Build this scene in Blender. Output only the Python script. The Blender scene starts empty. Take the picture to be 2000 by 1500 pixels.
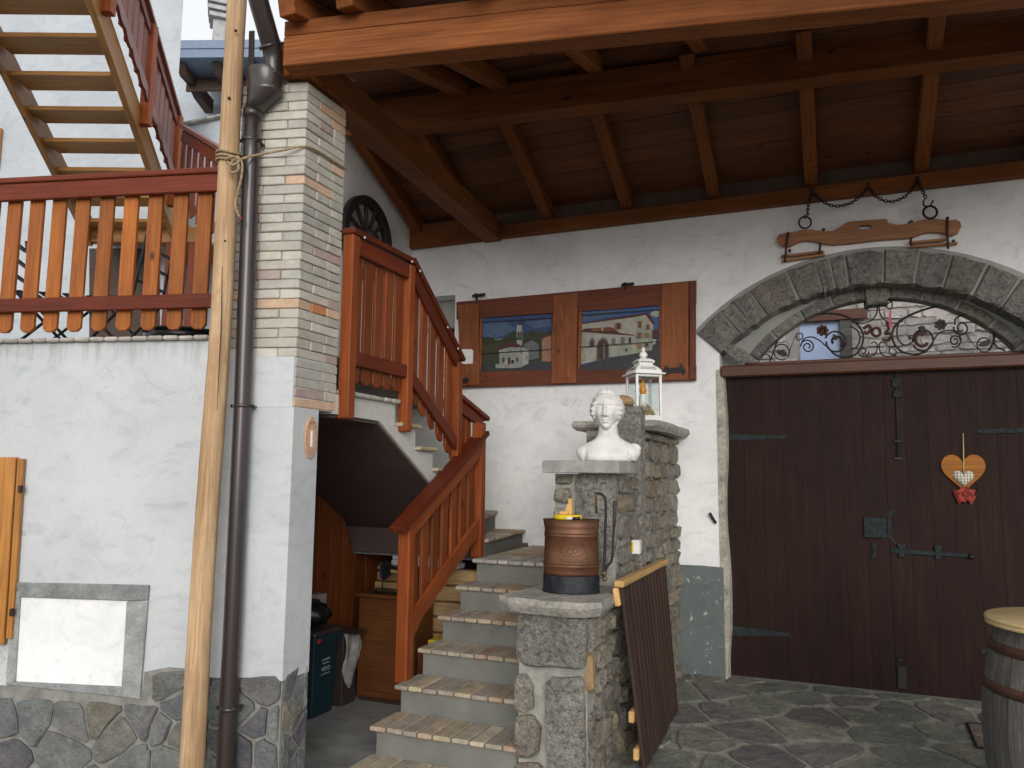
import bpy, bmesh, math, random
import numpy as np
from mathutils import Vector, Matrix, Euler

random.seed(7)
R_ = math.radians
scene = bpy.context.scene
COL = scene.collection

# ------------------------------------------------------------------ camera
CAM = Vector((0, 0, 1.6))
PITCH, YAW, ROLL, FPX = R_(6.63), R_(22.62), R_(0.56), 1500.0
Fh = Vector((-math.sin(YAW), math.cos(YAW), 0)); Rh = Vector((math.cos(YAW), math.sin(YAW), 0))
ZUP = Vector((0, 0, 1))
FW = Fh * math.cos(PITCH) + ZUP * math.sin(PITCH)
U0 = Fh * (-math.sin(PITCH)) + ZUP * math.cos(PITCH)
RT = Rh * math.cos(ROLL) + U0 * math.sin(ROLL)
UP = Rh * (-math.sin(ROLL)) + U0 * math.cos(ROLL)
cd = bpy.data.cameras.new('camera'); cam = bpy.data.objects.new('camera', cd); COL.objects.link(cam)
cd.sensor_width = 36.0; cd.lens = 36.0 * FPX / 2000.0; cd.clip_start = 0.05; cd.clip_end = 400
cam.matrix_world = Matrix(((RT.x, UP.x, -FW.x, CAM.x), (RT.y, UP.y, -FW.y, CAM.y), (RT.z, UP.z, -FW.z, CAM.z), (0, 0, 0, 1)))
scene.camera = cam

# ------------------------------------------------------------------ sky and sun (bright overcast day)
SUN_EL, SUN_AZ = R_(16), R_(155)          # azimuth clockwise from +Y
w = bpy.data.worlds.new('World'); scene.world = w; w.use_nodes = True
nt = w.node_tree; nt.nodes.clear()
sky = nt.nodes.new('ShaderNodeTexSky'); sky.sky_type = 'NISHITA'; sky.sun_disc = False
sky.sun_elevation = SUN_EL; sky.sun_rotation = SUN_AZ
sky.air_density = 1.0; sky.dust_density = 4.0; sky.ozone_density = 1.0
hs = nt.nodes.new('ShaderNodeHueSaturation'); hs.inputs['Saturation'].default_value = 0.3
bg = nt.nodes.new('ShaderNodeBackground'); bg.inputs['Strength'].default_value = 0.13
wo = nt.nodes.new('ShaderNodeOutputWorld')
cl = nt.nodes.new('ShaderNodeMix'); cl.data_type = 'RGBA'; cl.inputs[0].default_value = 0.5; cl.inputs[7].default_value = (15.5, 16.0, 16.8, 1)   # even, thin cloud over the whole sky
nt.links.new(sky.outputs[0], hs.inputs['Color']); nt.links.new(hs.outputs[0], cl.inputs[6]); nt.links.new(cl.outputs[2], bg.inputs['Color']); nt.links.new(bg.outputs[0], wo.inputs['Surface'])
sd = bpy.data.lights.new('sun', 'SUN'); sd.energy = 1.5; sd.angle = R_(34); sd.color = (1, 0.99, 0.975)
so = bpy.data.objects.new('sun', sd); COL.objects.link(so)
sdir = Vector((math.sin(SUN_AZ) * math.cos(SUN_EL), math.cos(SUN_AZ) * math.cos(SUN_EL), math.sin(SUN_EL)))
so.rotation_euler = sdir.to_track_quat('Z', 'Y').to_euler(); so.location = (3, -6, 9)
scene.view_settings.view_transform = 'Standard'; scene.view_settings.look = 'None'
scene.view_settings.exposure = -0.32; scene.view_settings.gamma = 1.0
scene.cycles.max_bounces = 8; scene.cycles.diffuse_bounces = 5
scene.cycles.use_denoising = True

# ------------------------------------------------------------------ surveying: where a line of sight meets a real plane
def ray(x, y): return FW + RT * ((x - 1000) / FPX) + UP * ((750 - y) / FPX)
def on(x, y, n, c):
    d = ray(x, y); return CAM + d * ((c - n.dot(CAM)) / n.dot(d))
def atX(x, y, c): return on(x, y, Vector((1, 0, 0)), c)
def atY(x, y, c): return on(x, y, Vector((0, 1, 0)), c)
def atZ(x, y, c): return on(x, y, Vector((0, 0, 1)), c)
def atD(x, y, d): return CAM + ray(x, y) * d

# ------------------------------------------------------------------ materials
MATS = {}
def nodes(name):
    m = bpy.data.materials.new(name); m.use_nodes = True; t = m.node_tree
    b = t.nodes['Principled BSDF']; MATS[name] = m
    return m, t, b
def _coords(t, stretch, rnd=True):
    tc = t.nodes.new('ShaderNodeTexCoord'); out = tc.outputs['Object']
    if rnd:
        oi = t.nodes.new('ShaderNodeObjectInfo'); mu = t.nodes.new('ShaderNodeMath'); mu.operation = 'MULTIPLY'; mu.inputs[1].default_value = 43.0
        t.links.new(oi.outputs['Random'], mu.inputs[0])
        ad = t.nodes.new('ShaderNodeVectorMath'); ad.operation = 'ADD'
        t.links.new(out, ad.inputs[0]); t.links.new(mu.outputs[0], ad.inputs[1]); out = ad.outputs[0]
    mp = t.nodes.new('ShaderNodeMapping'); mp.inputs['Scale'].default_value = stretch
    t.links.new(out, mp.inputs['Vector'])
    return mp.outputs[0]
def _noise(t, vec, scale, detail=6, rough=0.6, dist=0.0):
    n = t.nodes.new('ShaderNodeTexNoise'); n.inputs['Scale'].default_value = scale; n.inputs['Detail'].default_value = detail
    n.inputs['Roughness'].default_value = rough; n.inputs['Distortion'].default_value = dist
    t.links.new(vec, n.inputs['Vector']); return n.outputs['Fac']
def _ramp(t, fac, stops, interp='LINEAR'):
    r = t.nodes.new('ShaderNodeValToRGB'); e = r.color_ramp.elements; r.color_ramp.interpolation = interp
    if len(stops) == 1: stops = [stops[0], (1.0, stops[0][1])]
    while len(e) < len(stops): e.new(0.5)
    for k, (p, c) in enumerate(stops):
        e[k].position = p; e[k].color = (c[0], c[1], c[2], 1)
    t.links.new(fac, r.inputs['Fac']); return r.outputs['Color']
def _mix(t, a, b, fac, mode='MULTIPLY'):
    m = t.nodes.new('ShaderNodeMix'); m.data_type = 'RGBA'; m.blend_type = mode
    for v, s in ((fac, 0), (a, 6), (b, 7)):
        if isinstance(v, (int, float)): m.inputs[s].default_value = v
        elif isinstance(v, tuple): m.inputs[s].default_value = (*v, 1)
        else: t.links.new(v, m.inputs[s])
    return m.outputs[2]
def _rndval(t, amt):
    oi = t.nodes.new('ShaderNodeObjectInfo'); mr = t.nodes.new('ShaderNodeMapRange')
    wn = t.nodes.new('ShaderNodeTexWhiteNoise'); wn.noise_dimensions = '1D'; t.links.new(oi.outputs['Random'], wn.inputs['W'])
    mr.inputs['To Min'].default_value = 1 - amt; mr.inputs['To Max'].default_value = 1 + amt
    t.links.new(wn.outputs['Value'], mr.inputs['Value']); return mr.outputs[0]
def _bump(t, b, h, strength, dist=0.01):
    n = t.nodes.new('ShaderNodeBump'); n.inputs['Strength'].default_value = strength; n.inputs['Distance'].default_value = dist
    t.links.new(h, n.inputs['Height']); t.links.new(n.outputs[0], b.inputs['Normal'])
def _hsv(t, col, val):
    h = t.nodes.new('ShaderNodeHueSaturation'); t.links.new(col, h.inputs['Color']); t.links.new(val, h.inputs['Value']); return h.outputs[0]

def m_plain(name, c, rough=0.6, metal=0.0, var=0.25, scale=9, bump=0.0, bscale=60, rnd=0.0, spec=0.5, stretch=(1, 1, 1), coat=0):
    m, t, b = nodes(name)
    v = _coords(t, stretch)
    f = _noise(t, v, scale, 7)
    lo = tuple(x * (1 - var) for x in c); hi = tuple(min(1, x * (1 + var)) for x in c)
    col = _ramp(t, f, [(0.3, lo), (0.7, hi)])
    if rnd: col = _hsv(t, col, _rndval(t, rnd))
    t.links.new(col, b.inputs['Base Color'])
    b.inputs['Roughness'].default_value = rough; b.inputs['Metallic'].default_value = metal; b.inputs['Specular IOR Level'].default_value = spec
    b.inputs['Coat Weight'].default_value = coat
    if bump: _bump(t, b, _noise(t, v, bscale, 5), bump)
    return m
def m_wood(name, c1, c2, rough=0.45, knots=True, rnd=0.15, bump=0.25, grain=1.0, coat=0.0, wear=None, spec=0.4):
    m, t, b = nodes(name)
    v = _coords(t, (0.07, 1, 1))
    f = _noise(t, v, 26 * grain, 8, 0.65, 0.6)
    g = _noise(t, _coords(t, (0.025, 1, 1)), 150 * grain, 3)
    col = _ramp(t, f, [(0.28, c1), (0.72, c2)])
    col = _mix(t, col, _ramp(t, g, [(0.3, (0.60, 0.57, 0.55)), (0.65, (1.14, 1.14, 1.14))]), 0.85)
    big = _noise(t, _coords(t, (0.5, 1, 1)), 2.6, 5, 0.6)
    col = _mix(t, col, _ramp(t, big, [(0.32, (0.74, 0.72, 0.70)), (0.66, (1.14, 1.14, 1.14))]), 0.9)
    if knots:
        vo = t.nodes.new('ShaderNodeTexVoronoi'); vo.inputs['Scale'].default_value = 5.0
        t.links.new(_coords(t, (0.55, 1, 1)), vo.inputs['Vector'])
        kn = _ramp(t, vo.outputs['Distance'], [(0.03, (0.16, 0.10, 0.07)), (0.10, (1, 1, 1))])
        col = _mix(t, col, kn, 0.9)
    if wear:
        wf = _ramp(t, _noise(t, _coords(t, (0.4, 1, 1)), 7, 8, 0.7), [(0.52, (0, 0, 0)), (0.64, (1, 1, 1))])
        col = _mix(t, col, wear, wf, 'MIX')
    col = _hsv(t, col, _rndval(t, rnd))
    t.links.new(col, b.inputs['Base Color']); b.inputs['Roughness'].default_value = rough; b.inputs['Coat Weight'].default_value = coat
    b.inputs['Coat Roughness'].default_value = 0.3; b.inputs['Specular IOR Level'].default_value = spec
    _bump(t, b, g, bump, 0.004)
    return m
def m_stone(name, cols, rough=0.85, bump=0.7, bscale=26, rnd=0.15, scale=7, dist=0.02, speck=0.5, pit=0.0):
    m, t, b = nodes(name)
    oi = t.nodes.new('ShaderNodeObjectInfo')
    n = len(cols)
    base = _ramp(t, oi.outputs['Random'], [((k + 0.5) / n, c) for k, c in enumerate(cols)])
    v = _coords(t, (1, 1, 1))
    f = _noise(t, v, scale, 9, 0.7)
    col = _mix(t, base, _ramp(t, f, [(0.3, (0.55, 0.55, 0.57)), (0.7, (1.25, 1.22, 1.15))]), 1.0)
    f2 = _noise(t, v, scale * 11, 4, 0.8)
    col = _mix(t, col, _ramp(t, f2, [(0.35, (0.6, 0.6, 0.6)), (0.62, (1.15, 1.15, 1.15))]), speck)
    if pit: col = _mix(t, col, _ramp(t, _noise(t, v, 31, 6, 0.75), [(0.36, (0.34, 0.33, 0.32)), (0.50, (1, 1, 1)), (0.68, (1.2, 1.2, 1.18))]), pit)
    col = _hsv(t, col, _rndval(t, rnd))
    t.links.new(col, b.inputs['Base Color']); b.inputs['Roughness'].default_value = rough
    h = t.nodes.new('ShaderNodeMath'); h.operation = 'ADD'
    t.links.new(_noise(t, v, bscale, 9, 0.72), h.inputs[0]); t.links.new(_noise(t, _coords(t, (1, 1, 2.2)), bscale * 0.3, 4), h.inputs[1])
    _bump(t, b, h.outputs[0], bump, dist)
    return m
def m_plaster(name, c, stain=(0.55, 0.55, 0.52), amt=0.5, bump=0.25, drip=None, foot=None):
    m, t, b = nodes(name)
    v = _coords(t, (1, 1, 1), False)
    f = _noise(t, v, 1.7, 9, 0.62)
    col = _ramp(t, f, [(0.36, tuple(a * s for a, s in zip(c, (0.86, 0.87, 0.88)))), (0.62, c)])
    f3 = _noise(t, v, 5.5, 10, 0.72, 1.0)
    col = _mix(t, col, _ramp(t, f3, [(0.62, (1, 1, 1)), (0.80, stain)]), amt)
    f2 = _noise(t, v, 38, 6, 0.7)
    col = _mix(t, col, _ramp(t, f2, [(0.25, (0.9, 0.9, 0.9)), (0.5, (1, 1, 1))]), 0.6)
    f4 = _noise(t, _coords(t, (1, 1, 1.8), False), 3.1, 5, 0.55, 2.2)
    col = _mix(t, col, _ramp(t, f4, [(0.30, (0.86, 0.87, 0.88)), (0.46, (1, 1, 1)), (0.70, (1.04, 1.04, 1.03))]), 0.9)
    vo = t.nodes.new('ShaderNodeTexVoronoi'); vo.feature = 'DISTANCE_TO_EDGE'; vo.inputs['Scale'].default_value = 1.15
    wv = t.nodes.new('ShaderNodeVectorMath'); wv.operation = 'ADD'; nz = t.nodes.new('ShaderNodeTexNoise'); nz.inputs['Scale'].default_value = 3.0; nz.inputs['Detail'].default_value = 6
    t.links.new(v, nz.inputs['Vector']); t.links.new(v, wv.inputs[0]); t.links.new(nz.outputs['Color'], wv.inputs[1]); t.links.new(wv.outputs[0], vo.inputs['Vector'])
    ck = _ramp(t, vo.outputs['Distance'], [(0.0, (0.62, 0.62, 0.6)), (0.0045, (1, 1, 1))])
    col = _mix(t, col, ck, _ramp(t, _noise(t, v, 1.3, 3), [(0.50, (0, 0, 0)), (0.62, (0.8, 0.8, 0.8))]))
    if drip:     # rain streaks that run down from the coping, drip = z of the coping
        tc = t.nodes.new('ShaderNodeTexCoord'); sx = t.nodes.new('ShaderNodeSeparateXYZ'); t.links.new(tc.outputs['Object'], sx.inputs[0])
        mr = t.nodes.new('ShaderNodeMapRange'); mr.inputs['From Min'].default_value = drip - 0.42; mr.inputs['From Max'].default_value = drip
        t.links.new(sx.outputs[2], mr.inputs['Value'])
        st = _noise(t, _coords(t, (1, 1, 0.06), False), 17, 6, 0.75)
        ms = t.nodes.new('ShaderNodeMath'); ms.operation = 'MULTIPLY'; t.links.new(mr.outputs[0], ms.inputs[0]); t.links.new(st, ms.inputs[1])
        fac = _ramp(t, ms.outputs[0], [(0.37, (0, 0, 0)), (0.66, (0.8, 0.8, 0.8))])
        col = _mix(t, col, (0.26, 0.27, 0.24), fac, 'MIX')
    if foot:     # flaking paint near the foot
        ff = _noise(t, _coords(t, (1, 1, 0.6), False), 14, 10, 0.75, 0.5)
        col = _mix(t, col, foot, _ramp(t, ff, [(0.60, (0, 0, 0)), (0.63, (1, 1, 1))]), 'MIX')
    t.links.new(col, b.inputs['Base Color']); b.inputs['Roughness'].default_value = 0.9; b.inputs['Specular IOR Level'].default_value = 0.2
    h = t.nodes.new('ShaderNodeMath'); h.operation = 'ADD'; t.links.new(f2, h.inputs[0]); t.links.new(_noise(t, v, 7, 4), h.inputs[1])
    _bump(t, b, h.outputs[0], bump, 0.008)
    return m
def m_brick(name):
    m, t, b = nodes(name)
    oi = t.nodes.new('ShaderNodeObjectInfo')
    beige = (0.50, 0.465, 0.395); b2 = (0.44, 0.42, 0.37); b3 = (0.55, 0.515, 0.445); pink = (0.42, 0.325, 0.285); pale = (0.62, 0.43, 0.29); orange = (0.60, 0.24, 0.10)
    base = _ramp(t, oi.outputs['Random'], [(0.0, beige), (0.22, b2), (0.42, b3), (0.62, beige), (0.80, pink), (0.90, pale), (0.97, orange)], 'CONSTANT')
    v = _coords(t, (1, 1, 1)); f = _noise(t, v, 13, 8, 0.7)
    col = _mix(t, base, _ramp(t, f, [(0.3, (0.78, 0.78, 0.8)), (0.7, (1.12, 1.11, 1.08))]), 1.0)
    f2 = _noise(t, v, 70, 4, 0.7)
    col = _mix(t, col, _ramp(t, f2, [(0.27, (0.45, 0.42, 0.4)), (0.36, (1, 1, 1))]), 0.7)
    col = _hsv(t, col, _rndval(t, 0.1))
    t.links.new(col, b.inputs['Base Color']); b.inputs['Roughness'].default_value = 0.9
    _bump(t, b, f2, 0.5, 0.004); return m
def m_glass(name, tint=(0.9, 0.95, 0.95), rough=0.02):
    m, t, b = nodes(name); b.inputs['Base Color'].default_value = (*tint, 1); b.inputs['Roughness'].default_value = rough
    b.inputs['Transmission Weight'].default_value = 1.0; b.inputs['IOR'].default_value = 1.10; return m

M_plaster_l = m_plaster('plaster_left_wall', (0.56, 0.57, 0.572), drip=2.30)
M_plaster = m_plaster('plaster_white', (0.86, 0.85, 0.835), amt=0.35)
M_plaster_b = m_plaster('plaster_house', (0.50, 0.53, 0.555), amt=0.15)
M_plinth = m_plaster('plinth_paint', (0.145, 0.162, 0.157), stain=(0.6, 0.6, 0.6), foot=(0.45, 0.46, 0.43))
M_render = m_plaster('cement_render', (0.36, 0.36, 0.33), stain=(0.6, 0.62, 0.6), amt=0.8, bump=0.4)
M_side = m_plaster('patchy_render', (0.60, 0.585, 0.54), stain=(0.5, 0.52, 0.48), amt=1.0, bump=0.5)
M_riser = m_plain('riser_cement', (0.165, 0.166, 0.146), 0.9, var=0.22, scale=4, bump=0.2)
M_mortar = m_plain('mortar', (0.31, 0.30, 0.26), 0.95, var=0.25, scale=14, bump=0.7, bscale=45)
M_bed = m_plain('slate_bedding_mortar', (0.225, 0.22, 0.195), 0.95, var=0.3, scale=14, bump=0.8, bscale=45)
M_joint = m_plain('brick_mortar', (0.27, 0.255, 0.225), 0.95, var=0.25, scale=14, bump=0.4)
M_brick = m_brick('slim_brick')
M_tile = m_stone('stair_tile', [(0.46, 0.35, 0.25), (0.52, 0.44, 0.33), (0.40, 0.28, 0.21), (0.50, 0.42, 0.28), (0.44, 0.37, 0.30), (0.38, 0.33, 0.27)], bump=0.5, bscale=30, rnd=0.12, dist=0.006, speck=0.35)
M_coping = m_stone('coping_tile', [(0.46, 0.44, 0.40), (0.52, 0.48, 0.43), (0.40, 0.38, 0.35)], bump=0.4, dist=0.006)
M_wstone = m_stone('slate_wall_stone', [(0.175, 0.19, 0.185), (0.20, 0.20, 0.19), (0.115, 0.108, 0.122), (0.18, 0.195, 0.19), (0.215, 0.195, 0.155), (0.14, 0.145, 0.155), (0.215, 0.23, 0.225)], bump=0.7, bscale=20, dist=0.03, speck=0.7, pit=0.3)
M_flag = m_stone('flagstone', [(0.255, 0.26, 0.215), (0.22, 0.235, 0.205), (0.235, 0.21, 0.19), (0.195, 0.185, 0.185), (0.29, 0.285, 0.23), (0.23, 0.24, 0.205)], bump=0.8, bscale=18, rough=0.75, dist=0.04, speck=0.9, pit=0.5)
M_rubble = m_stone('rubble_stone', [(0.42, 0.385, 0.31), (0.50, 0.45, 0.355), (0.36, 0.34, 0.305), (0.50, 0.41, 0.28), (0.46, 0.42, 0.37), (0.40, 0.36, 0.29)], bump=1.0, bscale=24, dist=0.07, speck=1.0, pit=0.6)
M_granite = m_stone('hewn_granite', [(0.50, 0.48, 0.43), (0.46, 0.445, 0.415), (0.53, 0.49, 0.42)], bump=1.0, bscale=30, dist=0.08, speck=1.0, pit=0.8)
M_slab = m_stone('stone_slab', [(0.44, 0.415, 0.355), (0.41, 0.39, 0.35)], pit=0.5, bump=0.8, bscale=20, dist=0.02)
M_slabg = m_stone('grey_slab', [(0.34, 0.335, 0.32)], bump=0.25, bscale=20, dist=0.01, speck=0.3)
M_vous = m_stone('arch_stone', [(0.38, 0.37, 0.345), (0.44, 0.415, 0.38), (0.33, 0.325, 0.31), (0.39, 0.36, 0.305)], bump=1.0, bscale=30, dist=0.06, speck=1.0, pit=0.7)
M_outst = m_stone('far_wall_stone', [(0.50, 0.46, 0.43), (0.58, 0.53, 0.50), (0.44, 0.41, 0.40), (0.62, 0.57, 0.53)], bump=0.6, dist=0.02)
M_outmo = m_plain('far_mortar', (0.36, 0.33, 0.31), 0.95, bump=0.4)
M_conc = m_plain('concrete_floor', (0.30, 0.30, 0.285), 0.75, var=0.4, scale=3.5, bump=0.2, bscale=30)
M_ground = m_plain('courtyard_ground', (0.17, 0.165, 0.15), 0.9, var=0.3, scale=2, bump=0.3)
M_picket = m_wood('picket_wood', (0.27, 0.072, 0.010), (0.41, 0.130, 0.019), 0.45, spec=0.3)
M_rail = m_wood('rail_wood', (0.120, 0.021, 0.007), (0.180, 0.034, 0.011), 0.5, knots=False, spec=0.25)
M_post = m_wood('post_wood', (0.215, 0.050, 0.013), (0.315, 0.080, 0.021), 0.5, spec=0.2, knots=False)
M_spick = m_wood('stair_picket_wood', (0.19, 0.046, 0.013), (0.28, 0.072, 0.020), 0.5, spec=0.25)
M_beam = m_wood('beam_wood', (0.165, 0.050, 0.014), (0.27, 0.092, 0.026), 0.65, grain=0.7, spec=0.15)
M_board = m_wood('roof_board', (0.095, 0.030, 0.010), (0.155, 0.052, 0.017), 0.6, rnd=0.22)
M_stairw = m_wood('larch_stair_wood', (0.27, 0.125, 0.034), (0.39, 0.195, 0.058), 0.45, spec=0.3)
M_violet = m_wood('weathered_rail_wood', (0.15, 0.038, 0.024), (0.23, 0.064, 0.040), 0.4, knots=False, spec=0.4)
M_door = m_wood('door_plank', (0.020, 0.0096, 0.0078), (0.030, 0.0145, 0.0118), 0.6, rnd=0.035, knots=False, bump=0.2, spec=0.12)
M_lintel = m_wood('lintel_wood', (0.085, 0.030, 0.016), (0.14, 0.055, 0.028), 0.5)
M_old = m_wood('old_shutter_wood', (0.21, 0.062, 0.020), (0.33, 0.110, 0.036), 0.6, rnd=0.08, wear=(0.15, 0.045, 0.016), spec=0.3)
M_oldd = m_wood('old_dark_frame', (0.115, 0.026, 0.010), (0.18, 0.045, 0.016), 0.6, rnd=0.1)
M_pole = m_wood('debarked_pole', (0.40, 0.235, 0.11), (0.62, 0.44, 0.265), 0.65, rnd=0.0, grain=0.5, wear=(0.40, 0.25, 0.13), spec=0.3)
M_yoke = m_wood('yoke_wood', (0.30, 0.13, 0.055), (0.40, 0.19, 0.085), 0.6, knots=False)
M_cab = m_wood('cabinet_wood', (0.12, 0.042, 0.013), (0.19, 0.070, 0.021), 0.45, knots=False, spec=0.3)
M_part = m_wood('partition_wood', (0.16, 0.044, 0.013), (0.23, 0.066, 0.018), 0.55, spec=0.25)
M_timber = m_wood('raw_timber', (0.42, 0.27, 0.12), (0.56, 0.38, 0.19), 0.7)
M_slat = m_wood('dark_slat', (0.034, 0.017, 0.011), (0.062, 0.032, 0.020), 0.6)
M_pine = m_wood('pale_pine', (0.60, 0.36, 0.12), (0.72, 0.47, 0.19), 0.5)
M_btop = m_wood('barrel_top_wood', (0.62, 0.46, 0.22), (0.74, 0.57, 0.30), 0.4, knots=False, coat=0.2)
M_stave = m_wood('grey_stave', (0.060, 0.056, 0.050), (0.155, 0.148, 0.132), 0.8, knots=False, bump=0.8)
M_shut = m_wood('orange_shutter', (0.42, 0.17, 0.030), (0.54, 0.24, 0.05), 0.4, coat=0.2)
M_heart = m_wood('heart_wood', (0.30, 0.098, 0.009), (0.39, 0.145, 0.015), 0.55, knots=False, spec=0.25)
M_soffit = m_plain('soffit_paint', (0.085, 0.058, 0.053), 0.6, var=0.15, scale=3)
M_iron = m_plain('wrought_iron', (0.018, 0.016, 0.016), 0.55, 0.3, var=0.4, scale=40)
M_rust = m_plain('rusty_iron', (0.075, 0.032, 0.020), 0.75, 0.2, var=0.4, scale=30, bump=0.3)
M_giron = m_plain('green_grey_iron', (0.024, 0.031, 0.031), 0.7, 0.0, var=0.45, scale=30, bump=0.3, spec=0.12)
M_wheel = m_plain('dark_wheel_wood', (0.030, 0.021, 0.019), 0.6, var=0.3, scale=20)
M_pipe = m_plain('brown_gutter_metal', (0.034, 0.024, 0.022), 0.33, 0.0, var=0.12, scale=6, coat=0.3)
M_rope = m_plain('hemp_rope', (0.36, 0.26, 0.15), 0.9, var=0.4, scale=60, bump=0.9, bscale=120)
M_marble = m_plain('plaster_cast', (0.70, 0.68, 0.645), 0.65, var=0.12, scale=14, spec=0.25)
M_copper = m_plain('aged_copper', (0.125, 0.054, 0.027), 0.48, 0.5, var=0.4, scale=6, rnd=0.0)
M_blackp = m_plain('scuffed_black_paint', (0.013, 0.015, 0.019), 0.5, 0.0, var=0.8, scale=22, bump=0.2, spec=0.25)
M_brass = m_plain('dull_brass', (0.17, 0.115, 0.055), 0.45, 0.7, var=0.3, scale=30)
M_yellow = m_plain('yellow_plastic', (0.75, 0.52, 0.02), 0.4, var=0.08)
M_white = m_plain('white_enamel', (0.78, 0.77, 0.74), 0.4, var=0.06, scale=20)
M_glass = m_glass('lantern_glass')
M_wax = m_plain('candle_wax', (0.78, 0.76, 0.68), 0.5, var=0.05)
M_flame = m_plain('amber_flame_plastic', (0.72, 0.28, 0.03), 0.4, var=0.1)
M_moss = m_plain('dried_moss', (0.42, 0.32, 0.12), 0.9, var=0.5, scale=60, rnd=0.0)
M_rock = m_stone('ochre_rock', [(0.36, 0.235, 0.115)], bump=0.6, bscale=40, dist=0.01)
M_bin = m_plain('petrol_plastic', (0.008, 0.036, 0.048), 0.45, var=0.15, scale=5)
M_binlid = m_plain('brown_lid_plastic', (0.05, 0.036, 0.032), 0.45, var=0.15)
M_red = m_plain('red_plastic', (0.55, 0.02, 0.02), 0.4, var=0.1)
M_print = m_plain('white_print', (0.45, 0.52, 0.55), 0.6, var=0.1)
M_bag = m_plain('black_bag_film', (0.012, 0.012, 0.015), 0.25, var=0.3, scale=10)
M_sack = m_plain('pale_sack', (0.34, 0.34, 0.31), 0.7, var=0.35, scale=16, bump=0.5)
M_block = m_plain('pale_block', (0.48, 0.47, 0.52), 0.9, var=0.08, bump=0.2)
M_black = m_plain('black_lacquer', (0.012, 0.012, 0.013), 0.25, 0.0, var=0.2)
M_gold = m_plain('gold_decal', (0.42, 0.32, 0.12), 0.4, 0.3, var=0.3, scale=80)
M_zinc = m_plain('blue_grey_sheet', (0.16, 0.21, 0.29), 0.45, 0.2, var=0.1)
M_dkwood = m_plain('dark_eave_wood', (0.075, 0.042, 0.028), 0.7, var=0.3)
M_chim = m_plain('chimney_cement', (0.40, 0.40, 0.39), 0.9, var=0.25, bump=0.4)
M_plaq = m_stone('terracotta_plaque', [(0.56, 0.34, 0.22)], bump=0.5, bscale=60, dist=0.004)
M_bow = m_plain('red_ribbon', (0.26, 0.035, 0.022), 0.8, var=0.3, scale=30)
M_cord = m_plain('straw_cord', (0.42, 0.34, 0.16), 0.9, var=0.2)
M_mat = m_plain('rusty_grate', (0.15, 0.11, 0.085), 0.8, 0.1, var=0.5, scale=30)
M_blue = m_plain('blue_shutter_panel', (0.42, 0.52, 0.72), 0.5, var=0.12, scale=3)
M_pink = m_plain('pink_ribbon', (0.62, 0.10, 0.16), 0.7, var=0.1)
def m_check(name):
    m, t, b = nodes(name)
    tc = t.nodes.new('ShaderNodeTexCoord'); sx = t.nodes.new('ShaderNodeSeparateXYZ'); t.links.new(tc.outputs['Object'], sx.inputs[0])
    prev = None
    for ax in (0, 2):
        mu = t.nodes.new('ShaderNodeMath'); mu.operation = 'MULTIPLY'; mu.inputs[1].default_value = 48; t.links.new(sx.outputs[ax], mu.inputs[0])
        fr = t.nodes.new('ShaderNodeMath'); fr.operation = 'FRACT'; t.links.new(mu.outputs[0], fr.inputs[0])
        c = _ramp(t, fr.outputs[0], [(0.16, (0.32, 0.29, 0.25)), (0.2, (1, 1, 1))], 'CONSTANT')
        prev = c if prev is None else _mix(t, prev, c, 1.0)
    col = _mix(t, prev, (0.62, 0.58, 0.48), 1.0)
    t.links.new(col, b.inputs['Base Color']); b.inputs['Roughness'].default_value = 0.9; return m
M_check = m_check('checked_cloth')

# ------------------------------------------------------------------ building helpers
WM = {}
def place(o, parent, M):
    COL.objects.link(o); WM[o] = M.copy()
    if parent is not None:
        o.parent = parent; o.matrix_parent_inverse = WM[parent].inverted()
    o.matrix_basis = M
    return o
def thing(name, label, cat, loc=(0, 0, 0), group=None):
    o = bpy.data.objects.new(name, None); o.empty_display_size = 0.1
    place(o, None, Matrix.Translation(Vector(loc)))
    return tag(o, label, cat, group)
def tag(o, label=None, cat=None, group=None, kind=None):
    for k, v in (('label', label), ('category', cat), ('group', group), ('kind', kind)):
        if v: o[k] = v
    return o
def mesh(name, verts, faces, mat, smooth=False, midx=None):
    me = bpy.data.meshes.new(name); me.from_pydata([tuple(v) for v in verts], [], faces)
    for m in (mat if isinstance(mat, (list, tuple)) else [mat]): me.materials.append(m)
    bm = bmesh.new(); bm.from_mesh(me); bmesh.ops.recalc_face_normals(bm, faces=bm.faces)
    if midx is not None:
        pass
    bm.to_mesh(me); bm.free()
    if midx is not None: me.polygons.foreach_set('material_index', midx)
    if smooth: me.polygons.foreach_set('use_smooth', [True] * len(me.polygons))
    me.update(); return me
def mk(name, verts, faces, mat, parent=None, M=None, smooth=False, midx=None):
    """world-space vertices -> object whose origin is the middle of its box"""
    vs = [Vector(v) for v in verts]
    if M is None:
        lo = Vector((min(v.x for v in vs), min(v.y for v in vs), min(v.z for v in vs))); hi = Vector((max(v.x for v in vs), max(v.y for v in vs), max(v.z for v in vs)))
        M = Matrix.Translation((lo + hi) / 2)
    Mi = M.inverted()
    o = bpy.data.objects.new(name, mesh(name, [Mi @ v for v in vs], faces, mat, smooth, midx))
    return place(o, parent, M)
_BOX = {}
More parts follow.
